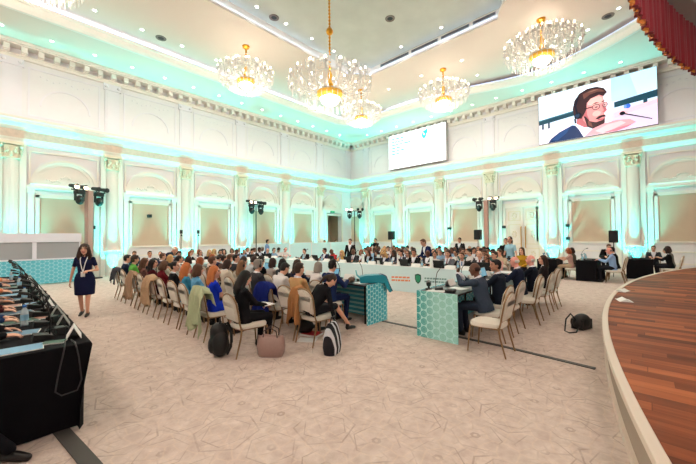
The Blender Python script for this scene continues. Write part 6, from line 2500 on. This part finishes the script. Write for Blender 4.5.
for i, (x, y, rz) in enumerate(((4.98, 2.62, 0.2), (5.45, 2.45, -0.2), (6.2, 2.42, 0.1), (7.1, 2.45, 0.3))):
    booklet('white papers on the right conference table, %s from its patterned end' % ORD[i], x - 0.02, y - 0.02, TZ2 + (0.0 if i else 0.0), rz, (0.93, 0.93, 0.93), 'papers on the right table', name='paper_sheets', th=0.004)
for i, x in enumerate((5.75, 6.7, 7.6)):
    placard('white name card on the right table, %s from its patterned end' % ORD[i], x, 2.72, TZ2, PI / 2, 'name cards on the right table')
    bottle('water bottle on the right table, %s from its patterned end' % ORD[i], x + 0.25, 2.62, TZ2, 'water bottles on the right table')
    laptop('dark laptop on the right table, %s from its patterned end' % ORD[i], x + 0.5, 2.50, TZ2, PI / 2, 'laptops on the right table') if i else None
# end table at the far left
for i in range(9):
    x = 4.95 + 0.46 * i
    placard('white name card on the far left end table, %s from the left' % ORD[i], x, 12.68, 0.755, PI / 2, 'name cards on the far left end table')
    if i % 2:
        laptop('dark laptop on the far left end table, %s card from the left' % ORD[i], x + 0.2, 12.9, 0.755, -PI / 2, 'laptops on the far left end table')
# black desks on the right: laptops, bottles and cards
for i, (x, y, lab) in enumerate(((14.7, 2.85, 'near the door, near end'), (15.3, 2.85, 'near the door, far end'), (14.7, 1.62, 'in the middle, near end'), (15.4, 1.62, 'in the middle, far end'), (16.5, 0.35, 'beside the stage, near end'), (17.1, 0.35, 'beside the stage, far end'))):
    laptop('open laptop on the black desk ' + lab, x, y, 0.757, PI / 2, 'laptops on the black desks')
for i, (x, y, lab) in enumerate(((14.5, 2.95, 'near the door'), (14.5, 1.75, 'in the middle'), (16.3, 0.48, 'beside the stage'))):
    bottle('teal capped water bottle on the black desk ' + lab, x, y, 0.757, 'water bottles on the black desks', (0.1, 0.5, 0.5))
    bottle('blue capped water bottle on the black desk ' + lab, x + 0.45, y - 0.05, 0.757, 'water bottles on the black desks', (0.1, 0.3, 0.6))
    microphone('gooseneck microphone on the black desk ' + lab, x + 0.2, y, 0.757, PI / 2, 'microphones on the black desks')

# bags on the carpet
BAGB = mat('black_nylon', (0.055, 0.055, 0.065), 0.6, noise=0.2, nscale=20, bump=0.2)
o = thing('backpack', 'black backpack standing on the carpet behind the black suit woman', 'bag', (2.13, 4.46, 0), R(150))
mb = MB()
mb.cone((0, 0, 0.13), 0.13, (0.02, 0, 0.36), 0.115, 16)
mb.ell((0, 0.06, 0.2), (0.11, 0.10, 0.19), 16, 10)
mb.ell((0, -0.06, 0.2), (0.11, 0.10, 0.19), 16, 10)
me = mb.build('main_compartment', BAGB, o, True)
mb = MB()
mb.ell((0.10, 0, 0.17), (0.06, 0.12, 0.12), 16, 10)
mb.build('front_pocket', BAGB, o, True)
mb = MB()
mb.tube([(0, -0.04, 0.46), (0, -0.03, 0.52), (0, 0.03, 0.52), (0, 0.04, 0.46)], 0.010, 8)
mb.build('carry_handle', BAGB, o, True)
for sg in (1, -1):
    mb = MB()
    mb.tube([(-0.09, sg * 0.07, 0.45), (-0.15, sg * 0.09, 0.34), (-0.15, sg * 0.11, 0.15), (-0.10, sg * 0.12, 0.05)], 0.016, 8)
    mb.build('shoulder_strap', BAGB, o, True)
o = thing('handbag', 'mauve leather handbag on the carpet in front of the black suit woman', 'bag', (2.62, 3.93, 0), R(40))
mb = MB()
prof = [(0.0, 0.165, 0.085), (0.04, 0.185, 0.10), (0.14, 0.195, 0.10), (0.23, 0.190, 0.075), (0.28, 0.180, 0.045)]
vs, fs = [], []
n = 24
for z, w, d in prof:
    for i in range(n):
        t = 2 * PI * i / n
        c, s_ = math.cos(t), math.sin(t)
        vs.append((d * math.copysign(abs(c) ** 0.6, c), w * math.copysign(abs(s_) ** 0.45, s_), max(0.0, z + 0.012 * math.sin(5 * t) * (z > 0.25))))
for a in range(len(prof) - 1):
    for i in range(n):
        fs.append((a * n + i, a * n + (i + 1) % n, (a + 1) * n + (i + 1) % n, (a + 1) * n + i))
fs += [tuple(range(n - 1, -1, -1)), tuple((len(prof) - 1) * n + i for i in range(n))]
mb.add(vs, fs)
LEA = mat('mauve_leather', (0.62, 0.51, 0.48), 0.5, noise=0.1, nscale=30, bump=0.15)
mb.build('bag_body', LEA, o, True, angle=50)
for sg in (1, -1):
    mb = MB()
    mb.tube([(sg * 0.045, -0.10, 0.26), (sg * 0.07, -0.09, 0.36), (sg * 0.075, 0.0, 0.41), (sg * 0.07, 0.09, 0.36), (sg * 0.045, 0.10, 0.26)], 0.008, 8)
    mb.build('handle', mat('dark_leather', (0.20, 0.15, 0.15), 0.5), o, True)
o = thing('striped_bag', 'black bag with white stripes on the carpet beside the bending woman', 'bag', (3.27, 3.36, 0), R(-70))
mb = MB()
prof = [(0.0, 0.15, 0.09), (0.10, 0.165, 0.11), (0.25, 0.155, 0.10), (0.38, 0.13, 0.07), (0.44, 0.11, 0.03)]
vs, fs = [], []
for z, w, d in prof:
    for i in range(n):
        t = 2 * PI * i / n
        c, s_ = math.cos(t), math.sin(t)
        vs.append((d * math.copysign(abs(c) ** 0.7, c), w * math.copysign(abs(s_) ** 0.6, s_), z))
fs = []
for a in range(len(prof) - 1):
    for i in range(n):
        fs.append((a * n + i, a * n + (i + 1) % n, (a + 1) * n + (i + 1) % n, (a + 1) * n + i))
fs += [tuple(range(n - 1, -1, -1)), tuple((len(prof) - 1) * n + i for i in range(n))]
mb.add(vs, fs)
STR = mat('stripe_fabric', (0.08, 0.08, 0.12), 0.8)
nt = STR.node_tree
sp = nt.nodes.new('ShaderNodeSeparateXYZ')
nt.links.new(obj_coord(nt), sp.inputs[0])
fr = math_node(nt, 'FRACT', math_node(nt, 'MULTIPLY', math_node(nt, 'ADD', sp.outputs['Y'], math_node(nt, 'MULTIPLY', sp.outputs['Z'], 0.18)), 10.0))
nt.links.new(mix_node(nt, math_node(nt, 'LESS_THAN', fr, 0.40), (0.07, 0.07, 0.11), (0.82, 0.83, 0.86)), STR.node_tree.nodes['Principled BSDF'].inputs['Base Color'])
mb.build('bag_body', STR, o, True, angle=50)
mb = MB()
mb.tube([(0.0, -0.08, 0.42), (0.02, -0.06, 0.52), (0.02, 0.06, 0.52), (0.0, 0.08, 0.42)], 0.010, 8)
mb.build('handle', BLACK, o, True)
o = thing('shoulder_bag', 'black bag with a long strap on the carpet at the foot of the stage', 'bag', (7.02, 0.88, 0), R(70))
mb = MB()
mb.ell((0, 0, 0.13), (0.12, 0.20, 0.14), 18, 12)
mb.box((0, 0, 0.10), (0.19, 0.30, 0.17))
mb.build('bag_body', BAGB, o, True, angle=50)
mb = MB()
mb.tube([(0.0, 0.17, 0.18), (0.02, 0.30, 0.30), (0.03, 0.42, 0.22), (0.02, 0.48, 0.03), (-0.06, 0.50, 0.02), (-0.10, 0.36, 0.02), (-0.06, 0.2, 0.08)], 0.012, 8)
mb.build('strap', BAGB, o, True)
mb = MB()
mb.ell((0.10, 0.02, 0.12), (0.04, 0.13, 0.09), 14, 8)
mb.build('front_pocket', mat('bag_tan_trim', (0.35, 0.24, 0.15), 0.6), o, True)
q = on_z(310, 336.5, 0)
booklet('red folder lying on the carpet under the bending woman', q.x + 0.08, q.y + 0.05, 0.0, 0.3, (0.72, 0.10, 0.14), None, (0.24, 0.33), 'booklet', 0.03)
booklet('white papers on the carpet beside the red folder', q.x - 0.16, q.y - 0.12, 0.0, 0.6, (0.92, 0.92, 0.92), None, (0.22, 0.30), 'paper_sheets', 0.01)
o = thing('shoulder_bag', 'black bag under the chair of the tan jacket man', 'bag', (3.62, 4.42, 0), 0.2)
mb = MB()
mb.ell((0, 0, 0.13), (0.13, 0.19, 0.13), 18, 12)
mb.build('bag_body', BAGB, o, True)
mb = MB()
mb.tube([(0.0, -0.10, 0.24), (0.0, 0.0, 0.33), (0.0, 0.10, 0.24)], 0.010, 8)
mb.build('handle', BAGB, o, True)
# notepad held by the black suit woman, phone held by the standing woman
booklet('open white notepad on the lap of the black suit woman', 2.78, 4.35, 0.64, 0.1, (0.90, 0.90, 0.90), None, (0.20, 0.28), 'booklet', 0.012)

EXPO = 0.36
UPW = 1150
LEDW = 12
# ------------------------------------------------------------------ light: the lamps the hall has
def lamp(kind, loc, power, color=(1, 1, 1), **kw):
    d = bpy.data.lights.new(kw.pop('name', 'lamp_light'), kind)
    d.energy = power
    d.color = color
    rot = kw.pop('rot', None)
    for k, v in kw.items():
        setattr(d, k, v)
    o = bpy.data.objects.new(d.name, d)
    o.location = loc
    if rot is not None:
        o.rotation_euler = rot
    COL.objects.link(o)
    return o


WARM = (1.0, 0.86, 0.74)
for x, y, z, r in CHAND:
    lamp('POINT', (x, y, z - 0.62 * r), 185, WARM, shadow_soft_size=0.28, name='chandelier_light')
    lamp('POINT', (x, y, z + 0.40 * r), 25, WARM, shadow_soft_size=0.15, name='chandelier_light')
# the same fittings in the half of the hall behind the camera
for x, y in ((1.0, -2.0), (7.0, -3.5), (-3.0, 4.5), (-2.5, 11.0)):
    lamp('POINT', (x, y, 8.0), 260, WARM, shadow_soft_size=0.35, name='chandelier_light')
for x, y, z in SPOTS:
    lamp('SPOT', (x, y, z - 0.03), 62, (1.0, 0.95, 0.88), spot_size=R(95), spot_blend=0.8, shadow_soft_size=0.07, name='downlight_beam')
# cove strips: linear lamps lying in the two coves
for poly, z, p in ((offset(OUT1, 0.30), ZS + 0.36, 3.2), (offset(OUT2, 0.10), ZM + 0.2, 0.7)):
    n = len(poly)
    for i in range(n):
        a, b = poly[i], poly[(i + 1) % n]
        L = (b - a).length
        if L < 0.5:
            continue
        ang = math.atan2((b - a).y, (b - a).x)
        lamp('AREA', ((a.x + b.x) / 2, (a.y + b.y) / 2, z), p * L, (0.62, 0.80, 1.0), shape='RECTANGLE', size=L, size_y=0.06, rot=(PI, 0, ang), name='cove_strip')
# cyan floor uplights at every column, and a cyan strip on the lintel ledges
CY = (0.0, 0.88, 0.80)
UPM = BLACK
for W, cols, rz, nm in ((WL, LCOLS, -PI / 2, 'left'), (WB, BCOLS, PI, 'back')):
    for i, c in enumerate(cols):
        p = W(c, 0.56, 0.10)
        o = thing('floor_uplight', 'small black floor uplight at the %s wall columns, %s from the %s end' % (nm, ORD[i], 'booth' if nm == 'left' else 'stage'), 'light', (p[0], p[1], 0), rz, 'floor uplights along the walls')
        mb = MB()
        mb.tube([(0, 0, 0.0), (0, 0, 0.16)], 0.10, 14)
        mb.build('can', UPM, o, True, angle=30)
        mb = MB()
        mb.tube([(0, 0, 0.16), (0, 0, 0.165)], 0.085, 14)
        mb.build('lens', mat('cyan_lens', (0.2, 0.9, 0.85), 0.3, emit=(0.2, 0.95, 0.9), estr=3.0), o)
        q = W(c, 0.56, 0.22)
        tilt = math.atan2(0.50, 4.0)
        # aim up and slightly in towards the column
        d = Vector(W(c, 0.20, 2.5)) - Vector(q)
        lamp('SPOT', q, UPW, CY, spot_size=R(76), spot_blend=1.0, shadow_soft_size=0.12, rot=d.to_track_quat('-Z', 'Y').to_euler(), name='cyan_uplight')
        q = W(c, 0.57, 0.22)
        d = Vector(W(c, 1.25, 9.5)) - Vector(q)
        lamp('SPOT', q, UPW * 0.42, CY, spot_size=R(44), spot_blend=1.0, shadow_soft_size=0.06, rot=d.to_track_quat('-Z', 'Y').to_euler(), name='cyan_soffit_beam')
    for a, b in zip(cols, cols[1:]):
        c = (a + b) / 2
        p = W(c, 0.10, 3.95)
        lamp('AREA', p, LEDW * 0.13, CY, shape='RECTANGLE', size=(b - a) - 1.1, size_y=0.05, rot=(PI, 0, 0 if W is WL else PI / 2), name='cyan_ledge_strip')
        p = W(c, 0.16, 5.50)
        lamp('AREA', W(c, 0.20, 5.46), LEDW * 0.17, CY, shape='RECTANGLE', size=(b - a) - 0.8, size_y=0.05, rot=(PI, 0, 0 if W is WL else PI / 2), name='cyan_cornice_strip')

w = bpy.data.worlds.new('world')
sc.world = w
w.use_nodes = True
w.node_tree.nodes['Background'].inputs['Color'].default_value = (0.75, 0.85, 1.0, 1)
w.node_tree.nodes['Background'].inputs['Strength'].default_value = 0.05
sc.view_settings.view_transform = 'Standard'
sc.view_settings.look = 'None'
sc.view_settings.gamma = 1.0
sc.view_settings.exposure = EXPO
sc.cycles.max_bounces = 6
sc.cycles.diffuse_bounces = 4
sc.cycles.glossy_bounces = 2
sc.cycles.transmission_bounces = 3
sc.cycles.transparent_max_bounces = 8
sc.cycles.sample_clamp_indirect = 6.0
sc.cycles.sample_clamp_direct = 30.0
sc.cycles.caustics_reflective = False
sc.cycles.caustics_refractive = False
sc.cycles.use_denoising = True
